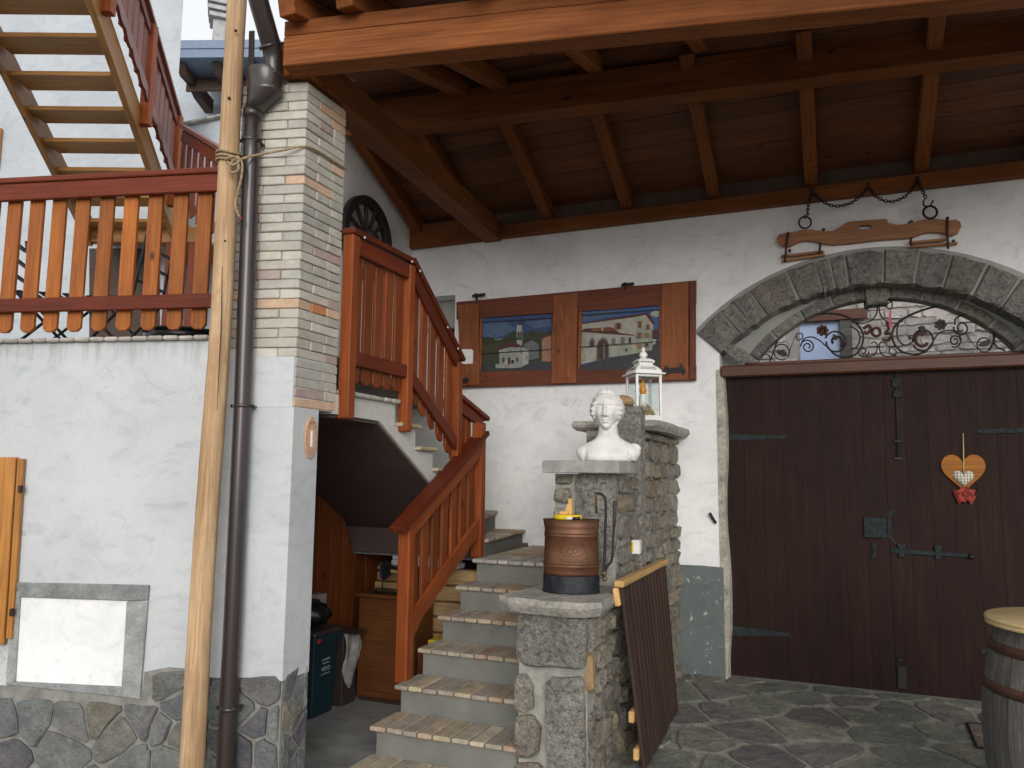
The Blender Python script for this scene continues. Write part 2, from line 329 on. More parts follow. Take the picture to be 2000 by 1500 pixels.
def boxmesh(sx, sy, sz, bev, mat):
    k = (round(sx, 4), round(sy, 4), round(sz, 4), bev, mat.name)
    if k in _BOX: return _BOX[k]
    bm = bmesh.new(); bmesh.ops.create_cube(bm, size=1.0)
    for v in bm.verts: v.co = Vector((v.co.x * sx, v.co.y * sy, v.co.z * sz))
    if bev: bmesh.ops.bevel(bm, geom=bm.edges[:], offset=min(bev, min(sx, sy, sz) * 0.4), segments=1, affect='EDGES')
    me = bpy.data.meshes.new('box'); bm.to_mesh(me); bm.free(); me.materials.append(mat); _BOX[k] = me
    return me
def frame(x, z, o=(0, 0, 0)):
    x = Vector(x).normalized(); z = Vector(z); y = z.cross(x).normalized(); z = x.cross(y)
    return Matrix(((x.x, y.x, z.x, o[0]), (x.y, y.y, z.y, o[1]), (x.z, y.z, z.z, o[2]), (0, 0, 0, 1)))
def box(name, c, size, mat, parent=None, rot=None, bev=0.004):
    o = bpy.data.objects.new(name, boxmesh(*size, bev, mat))
    return place(o, parent, Matrix.Translation(Vector(c)) @ (rot.to_4x4() if rot is not None else Matrix()))
def beam(name, p0, p1, w, h, mat, parent=None, up=(0, 0, 1), bev=0.005):
    p0 = Vector(p0); p1 = Vector(p1)
    return place(bpy.data.objects.new(name, boxmesh((p1 - p0).length, w, h, bev, mat)), parent, frame(p1 - p0, up, (p0 + p1) / 2))
def aabb(name, lo, hi, mat, parent=None, bev=0.004):
    lo = Vector(lo); hi = Vector(hi); return box(name, (lo + hi) / 2, tuple(hi - lo), mat, parent, None, bev)
def prism(name, pts, d, mat, parent=None, bev=0.0, smooth=False, M=None):
    """polygon of world points pushed along the vector d, edges softened"""
    pts = [Vector(p) for p in pts]; d = Vector(d); n = len(pts)
    vs = pts + [p + d for p in pts]
    fs = [list(range(n))[::-1], list(range(n, 2 * n))] + [[i, (i + 1) % n, n + (i + 1) % n, n + i] for i in range(n)]
    o = mk(name, vs, fs, mat, parent, M)
    if bev:
        bm = bmesh.new(); bm.from_mesh(o.data); bmesh.ops.bevel(bm, geom=bm.edges[:], offset=bev, segments=1, affect='EDGES'); bm.to_mesh(o.data); bm.free()
    return o
def tubeverts(pts, rad, seg=8, closed=False):
    pts = [Vector(p) for p in pts]; n = len(pts); vs = []; fs = []; prev = None
    for i, p in enumerate(pts):
        a = pts[i - 1] if (i or closed) else p; b = pts[(i + 1) % n] if (i < n - 1 or closed) else p
        tg = (b - a).normalized()
        if prev is None:
            prev = tg.orthogonal().normalized()
        u = (prev - tg * prev.dot(tg)); u = u.normalized() if u.length > 1e-6 else tg.orthogonal().normalized(); prev = u
        v = tg.cross(u); r = rad[i] if isinstance(rad, (list, tuple)) else rad
        vs += [p + (u * math.cos(2 * math.pi * k / seg) + v * math.sin(2 * math.pi * k / seg)) * r for k in range(seg)]
    for i in range(n if closed else n - 1):
        j = (i + 1) % n
        fs += [[i * seg + k, i * seg + (k + 1) % seg, j * seg + (k + 1) % seg, j * seg + k] for k in range(seg)]
    if not closed: fs += [list(range(seg))[::-1], list(range((n - 1) * seg, n * seg))]
    return vs, fs
def tube(name, pts, rad, mat, parent=None, seg=8, closed=False, M=None):
    v, f = tubeverts(pts, rad, seg, closed); return mk(name, v, f, mat, parent, M, True)
def multi(parts):
    vs, fs = [], []
    for v, f in parts:
        o = len(vs); vs += v; fs += [[i + o for i in q] for q in f]
    return vs, fs
def lathe(name, prof, c, mat, parent=None, seg=24, sx=1.0, sy=1.0, axis=None, smooth=True, rz=0.0):
    vs, fs = [], []; c = Vector(c); n = len(prof)
    for (r, z) in prof:
        for k in range(seg):
            a = 2 * math.pi * k / seg
            x, y = r * math.cos(a) * sx, r * math.sin(a) * sy
            vs.append(c + Vector((x * math.cos(rz) - y * math.sin(rz), x * math.sin(rz) + y * math.cos(rz), z)))
    for i in range(n - 1):
        fs += [[i * seg + k, i * seg + (k + 1) % seg, (i + 1) * seg + (k + 1) % seg, (i + 1) * seg + k] for k in range(seg)]
    fs += [list(range(seg))[::-1], list(range((n - 1) * seg, n * seg))]
    o = mk(name, vs, fs, mat, parent, None, False)
    if smooth:
        o.data.polygons.foreach_set('use_smooth', [len(p.vertices) == 4 for p in o.data.polygons])
    return o
def bez(ps, n=10):
    """Catmull-Rom through points"""
    ps = [Vector(p) for p in ps]; out = []
    for i in range(len(ps) - 1):
        p0 = ps[max(i - 1, 0)]; p1 = ps[i]; p2 = ps[i + 1]; p3 = ps[min(i + 2, len(ps) - 1)]
        for k in range(n):
            t = k / n
            out.append(0.5 * ((2 * p1) + (p2 - p0) * t + (2 * p0 - 5 * p1 + 4 * p2 - p3) * t * t + (3 * p1 - p0 - 3 * p2 + p3) * t ** 3))
    return out + [ps[-1]]
# --- cut stones
def clip(poly, px, py, nx, ny):
    out = []
    for i in range(len(poly)):
        a, b = poly[i], poly[(i + 1) % len(poly)]
        da = (a[0] - px) * nx + (a[1] - py) * ny; db = (b[0] - px) * nx + (b[1] - py) * ny
        if da <= 0: out.append(a)
        if (da < 0 < db) or (db < 0 < da):
            t = da / (da - db); out.append((a[0] + (b[0] - a[0]) * t, a[1] + (b[1] - a[1]) * t))
    return out
def cells(sites, bounds, gap, asp=1.0):
    """Voronoi cells of the sites inside a polygon, shrunk by the joint"""
    res = []
    for i, (x, y) in enumerate(sites):
        poly = list(bounds)
        cx = sum(p[0] for p in bounds) / len(bounds); cy = sum(p[1] for p in bounds) / len(bounds)
        for j, (u, v) in enumerate(sites):
            if i == j: continue
            dx, dy = (u - x), (v - y) * asp * asp
            L = math.hypot(dx, dy)
            if L < 1e-6: continue
            nx, ny = dx / L, dy / L
            poly = clip(poly, (x + u) / 2 - nx * gap / 2, (y + v) / 2 - ny * gap / 2, nx, ny)
            if len(poly) < 3: break
        if len(poly) >= 3:
            A = 0.5 * sum(poly[k][0] * poly[(k + 1) % len(poly)][1] - poly[(k + 1) % len(poly)][0] * poly[k][1] for k in range(len(poly)))
            if abs(A) > 0.0006: res.append(poly)
    return res
def soften(poly, rnd, jit, it=1):
    for _ in range(it):
        q = []
        for i in range(len(poly)):
            a, b = poly[i], poly[(i + 1) % len(poly)]
            q += [(a[0] * (1 - rnd) + b[0] * rnd, a[1] * (1 - rnd) + b[1] * rnd), (a[0] * rnd + b[0] * (1 - rnd), a[1] * rnd + b[1] * (1 - rnd))]
        poly = q
    q = []
    for i in range(len(poly)):
        a, b = poly[i], poly[(i + 1) % len(poly)]
        L = math.hypot(b[0] - a[0], b[1] - a[1]); k = max(1, min(3, int(L / 0.06)))
        for s in range(k):
            t = s / k; q.append((a[0] + (b[0] - a[0]) * t + random.uniform(-jit, jit), a[1] + (b[1] - a[1]) * t + random.uniform(-jit, jit)))
    return q
def stone(name, poly, F, thick, mat, parent, back=0.012, rough=0.006, inset=0.014):
    """F(u, v, h) -> world; a stone face with a chamfered, uneven front"""
    n = len(poly); cx = sum(p[0] for p in poly) / n; cy = sum(p[1] for p in poly) / n
    rad = max(0.02, sum(math.hypot(p[0] - cx, p[1] - cy) for p in poly) / n)
    k = max(0.45, 1 - inset / rad); vs = []
    tl = (random.uniform(-1, 1) * rough * 1.2, random.uniform(-1, 1) * rough * 1.2)
    for (u, v) in poly: vs.append(F(u, v, -back))
    for (u, v) in poly: vs.append(F(u, v, thick * 0.55 + random.uniform(-rough, rough) * 0.5))
    for (u, v) in poly:
        uu, vv = cx + (u - cx) * k, cy + (v - cy) * k
        vs.append(F(uu, vv, thick + random.uniform(-rough, rough) + tl[0] * (u - cx) / rad + tl[1] * (v - cy) / rad))
    vs.append(F(cx, cy, thick + random.uniform(-rough, rough) * 0.5))
    fs = [list(range(n))[::-1]]
    for r in (0, 1): fs += [[r * n + i, r * n + (i + 1) % n, (r + 1) * n + (i + 1) % n, (r + 1) * n + i] for i in range(n)]
    fs += [[2 * n + i, 2 * n + (i + 1) % n, 3 * n] for i in range(n)]
    return mk(name, vs, fs, mat, parent)
def courses(u0, u1, v0, v1, hmin, hmax, wmin, wmax, gap):
    """roughly coursed rubble: list of quads with crooked joints"""
    out = []; v = v0
    while v < v1 - hmin * 0.5:
        h = min(random.uniform(hmin, hmax), v1 - v); u = u0
        while u < u1 - 0.02:
            wd = random.uniform(wmin, wmax); e = min(u + wd, u1)
            if u1 - e < wmin * 0.5: e = u1
            j = lambda s=h * 0.13: random.uniform(-s, s)
            g = gap / 2
            out.append([(u + g + j(), v + g + j()), (e - g + j(), v + g + j()), (e - g + j(), v + h - g + j()), (u + g + j(), v + h - g + j())])
            u = e
        v += h
    return out
def text_mesh(s, size, depth, spacing=1.0):
    c = bpy.data.curves.new('txt', 'FONT'); c.body = s; c.size = size; c.extrude = depth; c.align_x = 'CENTER'; c.align_y = 'CENTER'; c.space_character = spacing
    o = bpy.data.objects.new('txt', c); COL.objects.link(o)
    bpy.context.view_layer.update()
    me = bpy.data.meshes.new_from_object(o.evaluated_get(bpy.context.evaluated_depsgraph_get()))
    vs = [v.co.copy() for v in me.vertices]; fs = [list(p.vertices) for p in me.polygons]
    bpy.data.objects.remove(o); bpy.data.curves.remove(c); bpy.data.meshes.remove(me)
    return vs, fs
# ================================================================== SETTING
YB = 6.5                                     # face of the white wall with the big door
C0 = Vector((-2.6, 3.27, 0)); E1 = Vector((0.970, 0.2436, 0)).normalized(); N1 = Vector((-E1.y, E1.x, 0))
def LW(a, z, b=0.0): return C0 - E1 * a + N1 * b + ZUP * z        # left wall: a metres left of the pillar edge
def atL(x, y, b=0.0):
    p = on(x, y, N1, N1.dot(C0) + b); return -(p - C0).dot(E1), p.z
YV = Vector((0, 1, 0))

g = mk('ground', [(-60, -40, -0.13), (60, -40, -0.13), (60, 80, -0.13), (-60, 80, -0.13)], [[0, 1, 2, 3]], M_ground); tag(g, kind='structure')
cf = aabb('concrete_floor', (-3.9, 3.0, -0.2), (-2.46, 6.5, -0.1), M_conc, None, 0); tag(cf, kind='structure')
M_pavej = m_plain('paving_joint', (0.29, 0.28, 0.23), 0.9, var=0.3, scale=9, bump=0.5, bscale=50)
pv = aabb('paving', (-1.6, 1.5, -0.12), (4.0, 6.75, -0.006), M_pavej, None, 0); tag(pv, kind='structure')
px_sites = [(1330, 1352), (1335, 1393), (1475, 1378), (1412, 1392), (1400, 1352), (1365, 1448), (1475, 1428), (1570, 1362), (1600, 1402), (1668, 1368), (1690, 1402), (1560, 1426), (1735, 1432), (1752, 1386), (1842, 1388), (1900, 1374), (1620, 1475), (1800, 1486), (1490, 1484), (1320, 1488), (1870, 1436), (1520, 1342), (1650, 1352), (1400, 1500), (1270, 1440), (1700, 1500)]
sites = [(p.x, p.y) for p in (atZ(x, y, 0) for x, y in px_sites)]
for gx in np.arange(-1.4, 2.6, 0.42):
    for gy in np.arange(2.6, 6.6, 0.36):
        q = (gx + random.uniform(-.13, .13), gy + random.uniform(-.1, .1))
        if all(math.hypot(q[0] - s[0], q[1] - s[1]) > 0.30 for s in sites): sites.append(q)
for poly in cells(sites, [(-1.15, 2.6), (2.4, 2.6), (2.4, 6.56), (-1.15, 6.56)], 0.036):
    stone('flagstone', soften(poly, 0.2, 0.008, 1), lambda u, v, h: Vector((u, v, h)), 0.006, M_flag, pv, back=0.02, rough=0.004, inset=0.015)

# ------------------------------------------------------------------ white wall with the arched doorway
DX, WT = 0.37, 4.12
bw = thing('back_wall', 'white plastered wall holding the arched stone doorway under the timber roof', 'wall', (-1.0, YB, 0))
DXA = 0.32
A_OUT, A_IN, A_C = 1.845, 1.594, 1.515        # stone ring of the arch
def arcz(x, r, zc): c_ = DXA if r == A_IN else DX; return zc + math.sqrt(max(0, r * r - (x - c_) ** 2))
HW = 1.21                                    # half width of the doorway recess
vs, fs = [], []
def quad(a, b, c, d):
    i = len(vs); vs.extend([a, b, c, d]); fs.append([i, i + 1, i + 2, i + 3])
def wallq(x0, x1, z0, z1, y=YB): quad((x0, y, z0), (x1, y, z0), (x1, y, z1), (x0, y, z1))
WX0, WX1, WZ0, WZ1 = -3.74, -3.31, 2.24, 3.31  # small window beside the picture shutter
wallq(-4.1, WX0, -0.15, WT); wallq(WX0, WX1, -0.15, WZ0); wallq(WX0, WX1, WZ1, WT); wallq(WX1, DX - HW, -0.15, WT)
wallq(DX + HW, 4.2, -0.15, WT)
xs = [DX - HW + 2 * HW * k / 28 for k in range(29)]
for x0, x1 in zip(xs, xs[1:]):
    quad((x0, YB, arcz(x0, A_IN, A_C)), (x1, YB, arcz(x1, A_IN, A_C)), (x1, YB, WT), (x0, YB, WT))
    quad((x0, YB, arcz(x0, A_IN, A_C)), (x1, YB, arcz(x1, A_IN, A_C)), (x1, YB + 0.5, arcz(x1, A_IN, A_C)), (x0, YB + 0.5, arcz(x0, A_IN, A_C)))
for x in (DX - HW, DX + HW):
    quad((x, YB, -0.15), (x, YB + 0.5, -0.15), (x, YB + 0.5, arcz(x, A_IN, A_C)), (x, YB, arcz(x, A_IN, A_C)))
for x in (WX0, WX1): quad((x, YB, WZ0), (x, YB + 0.5, WZ0), (x, YB + 0.5, WZ1), (x, YB, WZ1))
for z in (WZ0, WZ1): quad((WX0, YB, z), (WX1, YB, z), (WX1, YB + 0.5, z), (WX0, YB + 0.5, z))
# outer face
Y2 = YB + 0.5
wallq(-4.1, WX0, -0.15, WT, Y2); wallq(WX0, WX1, -0.15, WZ0, Y2); wallq(WX0, WX1, WZ1, WT, Y2); wallq(WX1, DX - HW, -0.15, WT, Y2); wallq(DX + HW, 4.2, -0.15, WT, Y2)
for x0, x1 in zip(xs, xs[1:]): quad((x0, Y2, arcz(x0, A_IN, A_C)), (x1, Y2, arcz(x1, A_IN, A_C)), (x1, Y2, WT), (x0, Y2, WT))
quad((-4.1, YB, WT), (4.2, YB, WT), (4.2, Y2, WT), (-4.1, Y2, WT))
mk('plaster_face', vs, fs, M_plaster, bw)
# rough stone jambs of the doorway and painted plinth
for s in (-1, 1):
    x = DX + s * HW; n = 14; pts = []
    for k in range(n): pts.append((x - s * (0.012 + 0.03 * math.sin(k * 0.45) ** 2 + random.uniform(0, 0.006)), -0.01 + 2.48 * k / (n - 1)))
    vs2, fs2 = [], []
    for (xx, z) in pts: vs2 += [(x + s * 0.03, YB - 0.006, z), (xx, YB - 0.004, z), (xx - s * 0.012, YB + 0.05, z), (xx - s * 0.012, YB + 0.12, z)]
    for k in range(n - 1):
        for q in range(3): fs2.append([4 * k + q, 4 * k + q + 1, 4 * k + q + 5, 4 * k + q + 4])
    mk('jamb', vs2, fs2, M_slab, bw)
pl = [(-1.60, 0.86), (-1.02, 0.868), (DX - HW - 0.004, 0.862), (DX - HW - 0.004, -0.01), (-1.60, -0.01)]
prism('painted_plinth', [(x, YB - 0.001, z) for x, z in pl], (0, -0.005, 0), M_plinth, bw)
# voussoirs
ang = lambda x: math.asin((x - DX) / A_OUT)
cuts = [-46.5, -38.5, -34.5, -29.5, -19.5, -12.5, -9.2, -5.6, 3.2, 11, 18, 25.5, 33, 40, 46.5]
def arcstone(t0, t1, r0, r1, zc, y0, y1, mat, parent, nm, jit=0.008, proud=0.02, sub=3, DX=DX):
    g_ = 0.009
    ts = [R_(t0) + (R_(t1) - R_(t0)) * k / sub for k in range(sub + 1)]
    ts[0] += g_ / r1; ts[-1] -= g_ / r1
    ja = lambda: random.uniform(-jit, jit)
    inner = [(DX + (r0 + ja()) * math.sin(t), zc + (r0 + ja()) * math.cos(t)) for t in ts]
    outer = [(DX + (r1 - 0.008 + ja()) * math.sin(t), zc + (r1 - 0.008 + ja()) * math.cos(t)) for t in ts]
    poly = inner + outer[::-1]; n = len(poly); cx = sum(p[0] for p in poly) / n; cz = sum(p[1] for p in poly) / n
    v, f = [], []
    for (x, z) in poly: v.append((x, y1, z))
    for (x, z) in poly: v.append((x, y0 + 0.012 + ja() * 0.5, z))
    for (x, z) in poly: v.append((cx + (x - cx) * 0.9, y0 + ja(), cz + (z - cz) * 0.86))
    for r in (0, 1): f += [[r * n + i, r * n + (i + 1) % n, (r + 1) * n + (i + 1) % n, (r + 1) * n + i] for i in range(n)]
    m = n // 2
    for i in range(m - 1): f.append([2 * n + i, 2 * n + i + 1, 2 * n + n - 2 - i, 2 * n + n - 1 - i])
    f.append(list(range(n))[::-1])
    return mk(nm, v, f, mat, parent)
# mortar band behind the voussoirs
vs2, fs2 = [], []
N = 40
for k in range(N + 1):
    t = R_(-46.5 + 93 * k / N)
    for r, y in ((A_OUT + 0.03, YB - 0.003), (A_OUT + 0.0, YB - 0.012), (A_IN - 0.004, YB - 0.012), (A_IN - 0.004, YB + 0.2)):
        vs2.append((DXA + r * math.sin(t), y, A_C + r * math.cos(t)))
for k in range(N):
    for q in range(3): fs2.append([4 * k + q, 4 * k + q + 1, 4 * k + q + 5, 4 * k + q + 4])
mk('arch_mortar', vs2, fs2, M_render, bw)
for t0, t1 in zip(cuts, cuts[1:]): arcstone(t0, t1, A_IN - 0.012, A_OUT, A_C, YB - 0.034, YB + 0.19, M_vous, bw, 'voussoir', 0.014, DX=DXA)
# springer blocks under the arch ends
for s in (-1, 1):
    stone('springer', [(DX + s * u, v) for u, v in ((1.33, 2.79), (1.07, 2.525), (0.92, 2.53), (1.00, 2.62), (1.10, 2.68))], lambda u, v, h: Vector((u, YB - h, v)), 0.018, M_vous, bw)
# recessed inner arch with keystone
L_R, L_C = 1.165, 1.858
vs2, fs2 = [], []
xs2 = [DX - HW + 2 * HW * k / 48 for k in range(49)]
def lz(x): return arcz(x, L_R, L_C) if abs(x - DX) < 0.945 else 2.50
for x0, x1 in zip(xs2, xs2[1:]):
    i = len(vs2)
    for x in (x0, x1): vs2 += [(x, YB + 0.19, lz(x)), (x, YB + 0.19, arcz(x, A_IN, A_C) + 0.02), (x, YB + 0.33, lz(x))]
    fs2 += [[i, i + 3, i + 4, i + 1], [i, i + 3, i + 5, i + 2]]
mk('arch_infill', vs2, fs2, M_render, bw)
ic = [-53, -41, -28, -16, -4.6]
for t0, t1 in list(zip(ic, ic[1:])) + [(-b, -a) for a, b in list(zip(ic, ic[1:]))[::-1]]:
    arcstone(t0, t1, L_R - 0.004, L_R + 0.085, L_C, YB + 0.168, YB + 0.30, M_vous, bw, 'inner_arch_stone', 0.003, sub=4)
arcstone(-4.4, 4.4, L_R - 0.055, L_R + 0.10, L_C, YB + 0.13, YB + 0.30, M_vous, bw, 'keystone', 0.004)
aabb('lintel', (DX - 1.205, YB - 0.02, 2.405), (DX + 1.21, YB + 0.24, 2.50), M_lintel, bw, 0.012)
aabb('lintel_strip', (DX - 1.02, YB + 0.10, 2.501), (DX + 1.02, YB + 0.22, 2.535), M_lintel, bw, 0.004)
# small window: frame, mullion, glass, sill
for nm, lo, hi in (('window_frame', (WX0 + .002, YB + .28, WZ1 - .36), (WX1 - .002, YB + .33, WZ1 - .28)), ('window_frame', (WX0 + .002, YB + .28, WZ0 + .002), (WX1 - .002, YB + .33, WZ0 + .05)), ('window_frame', (WX1 - .03, YB + .281, WZ0 + .052), (WX1 - .003, YB + .329, WZ1 - .362)), ('mullion', (-3.46, YB + .285, WZ0 + .052), (-3.44, YB + .325, WZ1 - .362)), ('blind_box', (WX0 + .003, YB + .20, WZ1 - .28), (WX1 - .003, YB + .34, WZ1 - .002))):
    aabb(nm, lo, hi, M_iron if 'box' not in nm else M_render, bw, 0.003)
aabb('window_sill', (WX0 - .05, YB - .04, WZ0 - .03), (WX1 + .03, YB + .27, WZ0 + .006), M_slabg, bw, 0.004)
sct = box('shutter_catch', atY(1392, 1012, YB - 0.03), (0.022, 0.014, 0.10), M_iron, bw, Euler((0.2, -0.5, 0)).to_matrix())
tube('catch_pin', [atY(1396, 1018, YB - 0.03), atY(1400, 1018, YB + 0.02)], 0.006, M_iron, sct)

# side wall behind the upper flight
ZR = lambda y: 4.05 + 0.45 * (YB - y)        # underside of the rear roof boards
sw = thing('side_wall', 'plain white side wall carrying the wagon wheel', 'wall', (-3.8, 5.6, 0))
prism('plaster_face', [(-3.8, 4.35, -0.12), (-3.8, YB - 0.002, -0.12), (-3.8, YB - 0.002, ZR(YB) + .05), (-3.8, 5.1, ZR(5.1) + .02), (-3.8, 4.35, 4.50)], (-0.25, 0, 0), M_plaster, sw)

# ------------------------------------------------------------------ pillar of slim bricks
pi = thing('brick_pillar', 'pillar of slim beige and orange bricks on a white plastered foot, behind the brown downpipe', 'pillar', (-2.75, 3.4, -0.1))
PW, PD, PTOP = 0.385, 0.37, 3.742
def PP(a, d, z): return C0 - E1 * a + YV * d + ZUP * z
def hexa(name, a0, a1, d0, d1, z0, z1, mat, parent, jit=0.0):
    j = lambda: random.uniform(-jit, jit)
    v = [PP(a, d, z) + Vector((j(), j(), j())) for z in (z0, z1) for a, d in ((a0, d0), (a1, d0), (a1, d1), (a0, d1))]
    o = mk(name, v, [[3, 2, 1, 0], [4, 5, 6, 7], [0, 1, 5, 4], [1, 2, 6, 5], [2, 3, 7, 6], [3, 0, 4, 7]], mat, parent)
    return o
def bevel(o, w_):
    bm = bmesh.new(); bm.from_mesh(o.data); bmesh.ops.bevel(bm, geom=bm.edges[:], offset=w_, segments=1, affect='EDGES'); bm.to_mesh(o.data); bm.free(); return o
ZF, ZS, CH = 2.206, 1.935, 0.0529
hexa('mortar_core', 0.012, PW - 0.006, 0.012, PD - 0.006, ZS + 0.004, PTOP, M_joint, pi)
g2 = 0.0022; z = ZS; k = 0
while z < PTOP - 0.02:
    z1 = min(z + CH, PTOP); zz = (z + g2, z1 - g2)
    rows = []
    sh = random.uniform(-0.02, 0.02)
    if k % 2 == 0:
        fr = [(0.0, 0.245 + sh), (0.245 + sh, PW)]; sd_ = [(0.118, 0.118 + 0.13 + sh), (0.248 + sh, PD)] if k % 4 else [(0.118, PD)]
        own = 'front'
    else:
        fr = [(0.112, PW)] if k % 4 == 1 else [(0.112, 0.25 + sh), (0.25 + sh, PW)]; sd_ = [(0.0, 0.245 + sh), (0.245 + sh, PD)]
        own = 'side'
    zf_ok = z >= ZF - 0.02
    if not zf_ok:                          # below the front edge only the side face is clad
        sd_ = [(0.0 if i == 0 else a, b) for i, (a, b) in enumerate(sd_)]
    for a, b in (fr if zf_ok else []):
        d1 = 0.112 if (own == 'front' and a == 0.0) else 0.09
        bevel(hexa('brick', a + g2, b - g2, 0.0, d1, *zz, M_brick, pi, 0.0026), 0.004)
    for a, b in sd_:
        d1 = 0.108 if a == 0.0 else 0.09
        bevel(hexa('brick', 0.0, d1, a + g2, b - g2, *zz, M_brick, pi, 0.0026), 0.004)
    z = z1; k += 1
# plastered foot: full width in front, narrower to the side
FT = 0.60
hexa('plaster_foot', -0.004, PW + 0.03, -0.006, 0.205, FT - 0.05, ZS - 0.002, M_plaster_l, pi)
hexa('plaster_foot', 0.006, PW + 0.03, -0.006, 0.36, ZS - 0.001, ZF - 0.004, M_plaster_l, pi)
# stones of the pillar foot
hexa('foot_mortar', 0.006, PW + 0.02, 0.008, 0.215, -0.13, FT, M_bed, pi)
def FP(u, v, h): return LW(u, v, -h)
fs_px = [(507, 1345), (500, 1412), (520, 1475), (478, 1385), (545, 1420), (470, 1470)]
ss = [atL(x, y, 0) for x, y in fs_px] + [(0.10, 0.02), (0.28, 0.05), (0.2, -0.08)]
for poly in cells(ss, [(0.012, -0.12), (PW, -0.12), (PW, FT - 0.07), (0.2, FT - 0.04), (0.012, FT - 0.03)], 0.018):
    stone('foot_stone', soften(poly, 0.13, 0.006), FP, 0.014, M_wstone, pi, back=0.01, rough=0.004, inset=0.010)
def FS(u, v, h): return PP(0, u, v) + Vector((h, 0, 0))
ss = [(0.06, 0.52), (0.15, 0.48), (0.08, 0.36), (0.16, 0.27), (0.06, 0.20), (0.14, 0.08), (0.05, 0.0)]
for poly in cells(ss, [(0.015, -0.12), (0.195, -0.12), (0.195, FT + 0.02), (0.015, FT - 0.03)], 0.016):
    stone('foot_stone', soften(poly, 0.18, 0.005), FS, 0.006, M_wstone, pi, back=0.01)
# house number plaque
pq = thing('number_plaque', 'oval terracotta plaque with a white 1 on the pillar foot', 'plaque', PP(0, 0.1, 1.73))
cen = atX(605, 855, -2.594)
def oval(cx, cz, ry, rz, n=28): return [(cx + ry * math.cos(2 * math.pi * i / n), cz + rz * math.sin(2 * math.pi * i / n)) for i in range(n)]
pqb = prism('plaque_body', [(-2.595, a, b) for a, b in oval(cen.y, cen.z, 0.052, 0.112)], (0.012, 0, 0), M_plaq, pq, 0.003)
for i in range(9):
    t = R_(20 + i * 17.5); c = Vector((-2.581, cen.y + 0.034 * math.cos(t), cen.z + 0.040 + 0.05 * math.sin(t)))
    lathe('leaf_relief', [(0.002, 0), (0.009, 0.001), (0.006, 0.004), (0.001, 0.005)], c - ZUP * 0.0025, M_plaq, pqb, 8)
v, f = text_mesh('1', 0.13, 0.003)
mk('digit', [Vector((-2.580 + p.z, cen.y + p.x, cen.z - 0.012 + p.y)) for p in v], f, M_white, pqb)

# ------------------------------------------------------------------ left wall
lw = thing('terrace_wall', 'white plastered terrace wall with a grey stone niche frame and slate foot', 'wall', LW(1.2, -0.1))
TZ = 2.30
bF = 0.02
v = [LW(a, z, b) for a in (PW, 5.2) for z, b in ((-0.13, bF), (TZ, bF), (TZ, 0.35), (-0.13, 0.35))]
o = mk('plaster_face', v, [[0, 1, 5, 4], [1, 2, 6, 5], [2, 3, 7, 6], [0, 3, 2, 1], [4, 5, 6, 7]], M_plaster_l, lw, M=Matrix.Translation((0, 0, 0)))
# terrace floor and coping tiles
mk('terrace_floor', [LW(PW - .36, TZ - 0.06, 0.36), LW(5.2, TZ - 0.06, 0.36), LW(5.2, TZ - 0.06, 6.0), LW(PW - .36, TZ - 0.06, 6.0)] + [LW(PW - .36, TZ, 0.36), LW(5.2, TZ, 0.36), LW(5.2, TZ, 6.0), LW(PW - .36, TZ, 6.0)], [[0, 1, 2, 3], [4, 5, 6, 7], [0, 1, 5, 4], [1, 2, 6, 5], [2, 3, 7, 6], [3, 0, 4, 7]], M_conc, lw)
a = PW + 0.03
while a < 3.2:
    wd = random.uniform(0.082, 0.094)
    o = prism('tile', [LW(a, TZ + 0.002, -0.014), LW(a + wd - 0.005, TZ + 0.002 + random.uniform(-.001, .001), -0.014), LW(a + wd - 0.005, TZ + 0.002, 0.30), LW(a, TZ + 0.002, 0.30)], (0, 0, 0.024 + random.uniform(-.002, .002)), M_coping, lw, 0.008); a += wd
# niche frame (grey stone) and its white panel
f_o = [atL(x, y, bF) for x, y in ((30, 1137), (294, 1142), (276, 1364), (14, 1336))]
f_i = [atL(x, y, bF) for x, y in ((43, 1166), (250, 1173), (240, 1340), (33, 1330))]
def bar(q, nm='niche_bar'):
    return prism(nm, [LW(a_, z_, bF + 0.001) for a_, z_ in q], -N1 * 0.016, M_niche, lw, 0.004)
M_niche = m_stone('grey_niche_stone', [(0.30, 0.315, 0.31)], bump=0.5, bscale=30, dist=0.012, speck=0.6)
def lerp2(p, q, t): return (p[0] + (q[0] - p[0]) * t, p[1] + (q[1] - p[1]) * t)
zt1 = lerp2(f_o[1], f_o[2], 0.135); bar([f_o[0], lerp2(f_o[0], f_o[1], .5), f_o[1], zt1, f_i[1], f_i[0]]); bar([(zt1[0], zt1[1] - .002), f_o[2], lerp2(f_o[2], f_i[2], .0), f_i[2], (f_i[1][0], f_i[1][1] - .002)]); bar([f_o[2], f_o[3], f_i[3], f_i[2]][::1]); bar([f_o[3], f_o[0], f_i[0], f_i[3]])
prism('niche_panel', [LW(a_, z_, bF + 0.001) for a_, z_ in f_i], -N1 * 0.005, M_plaster, lw)
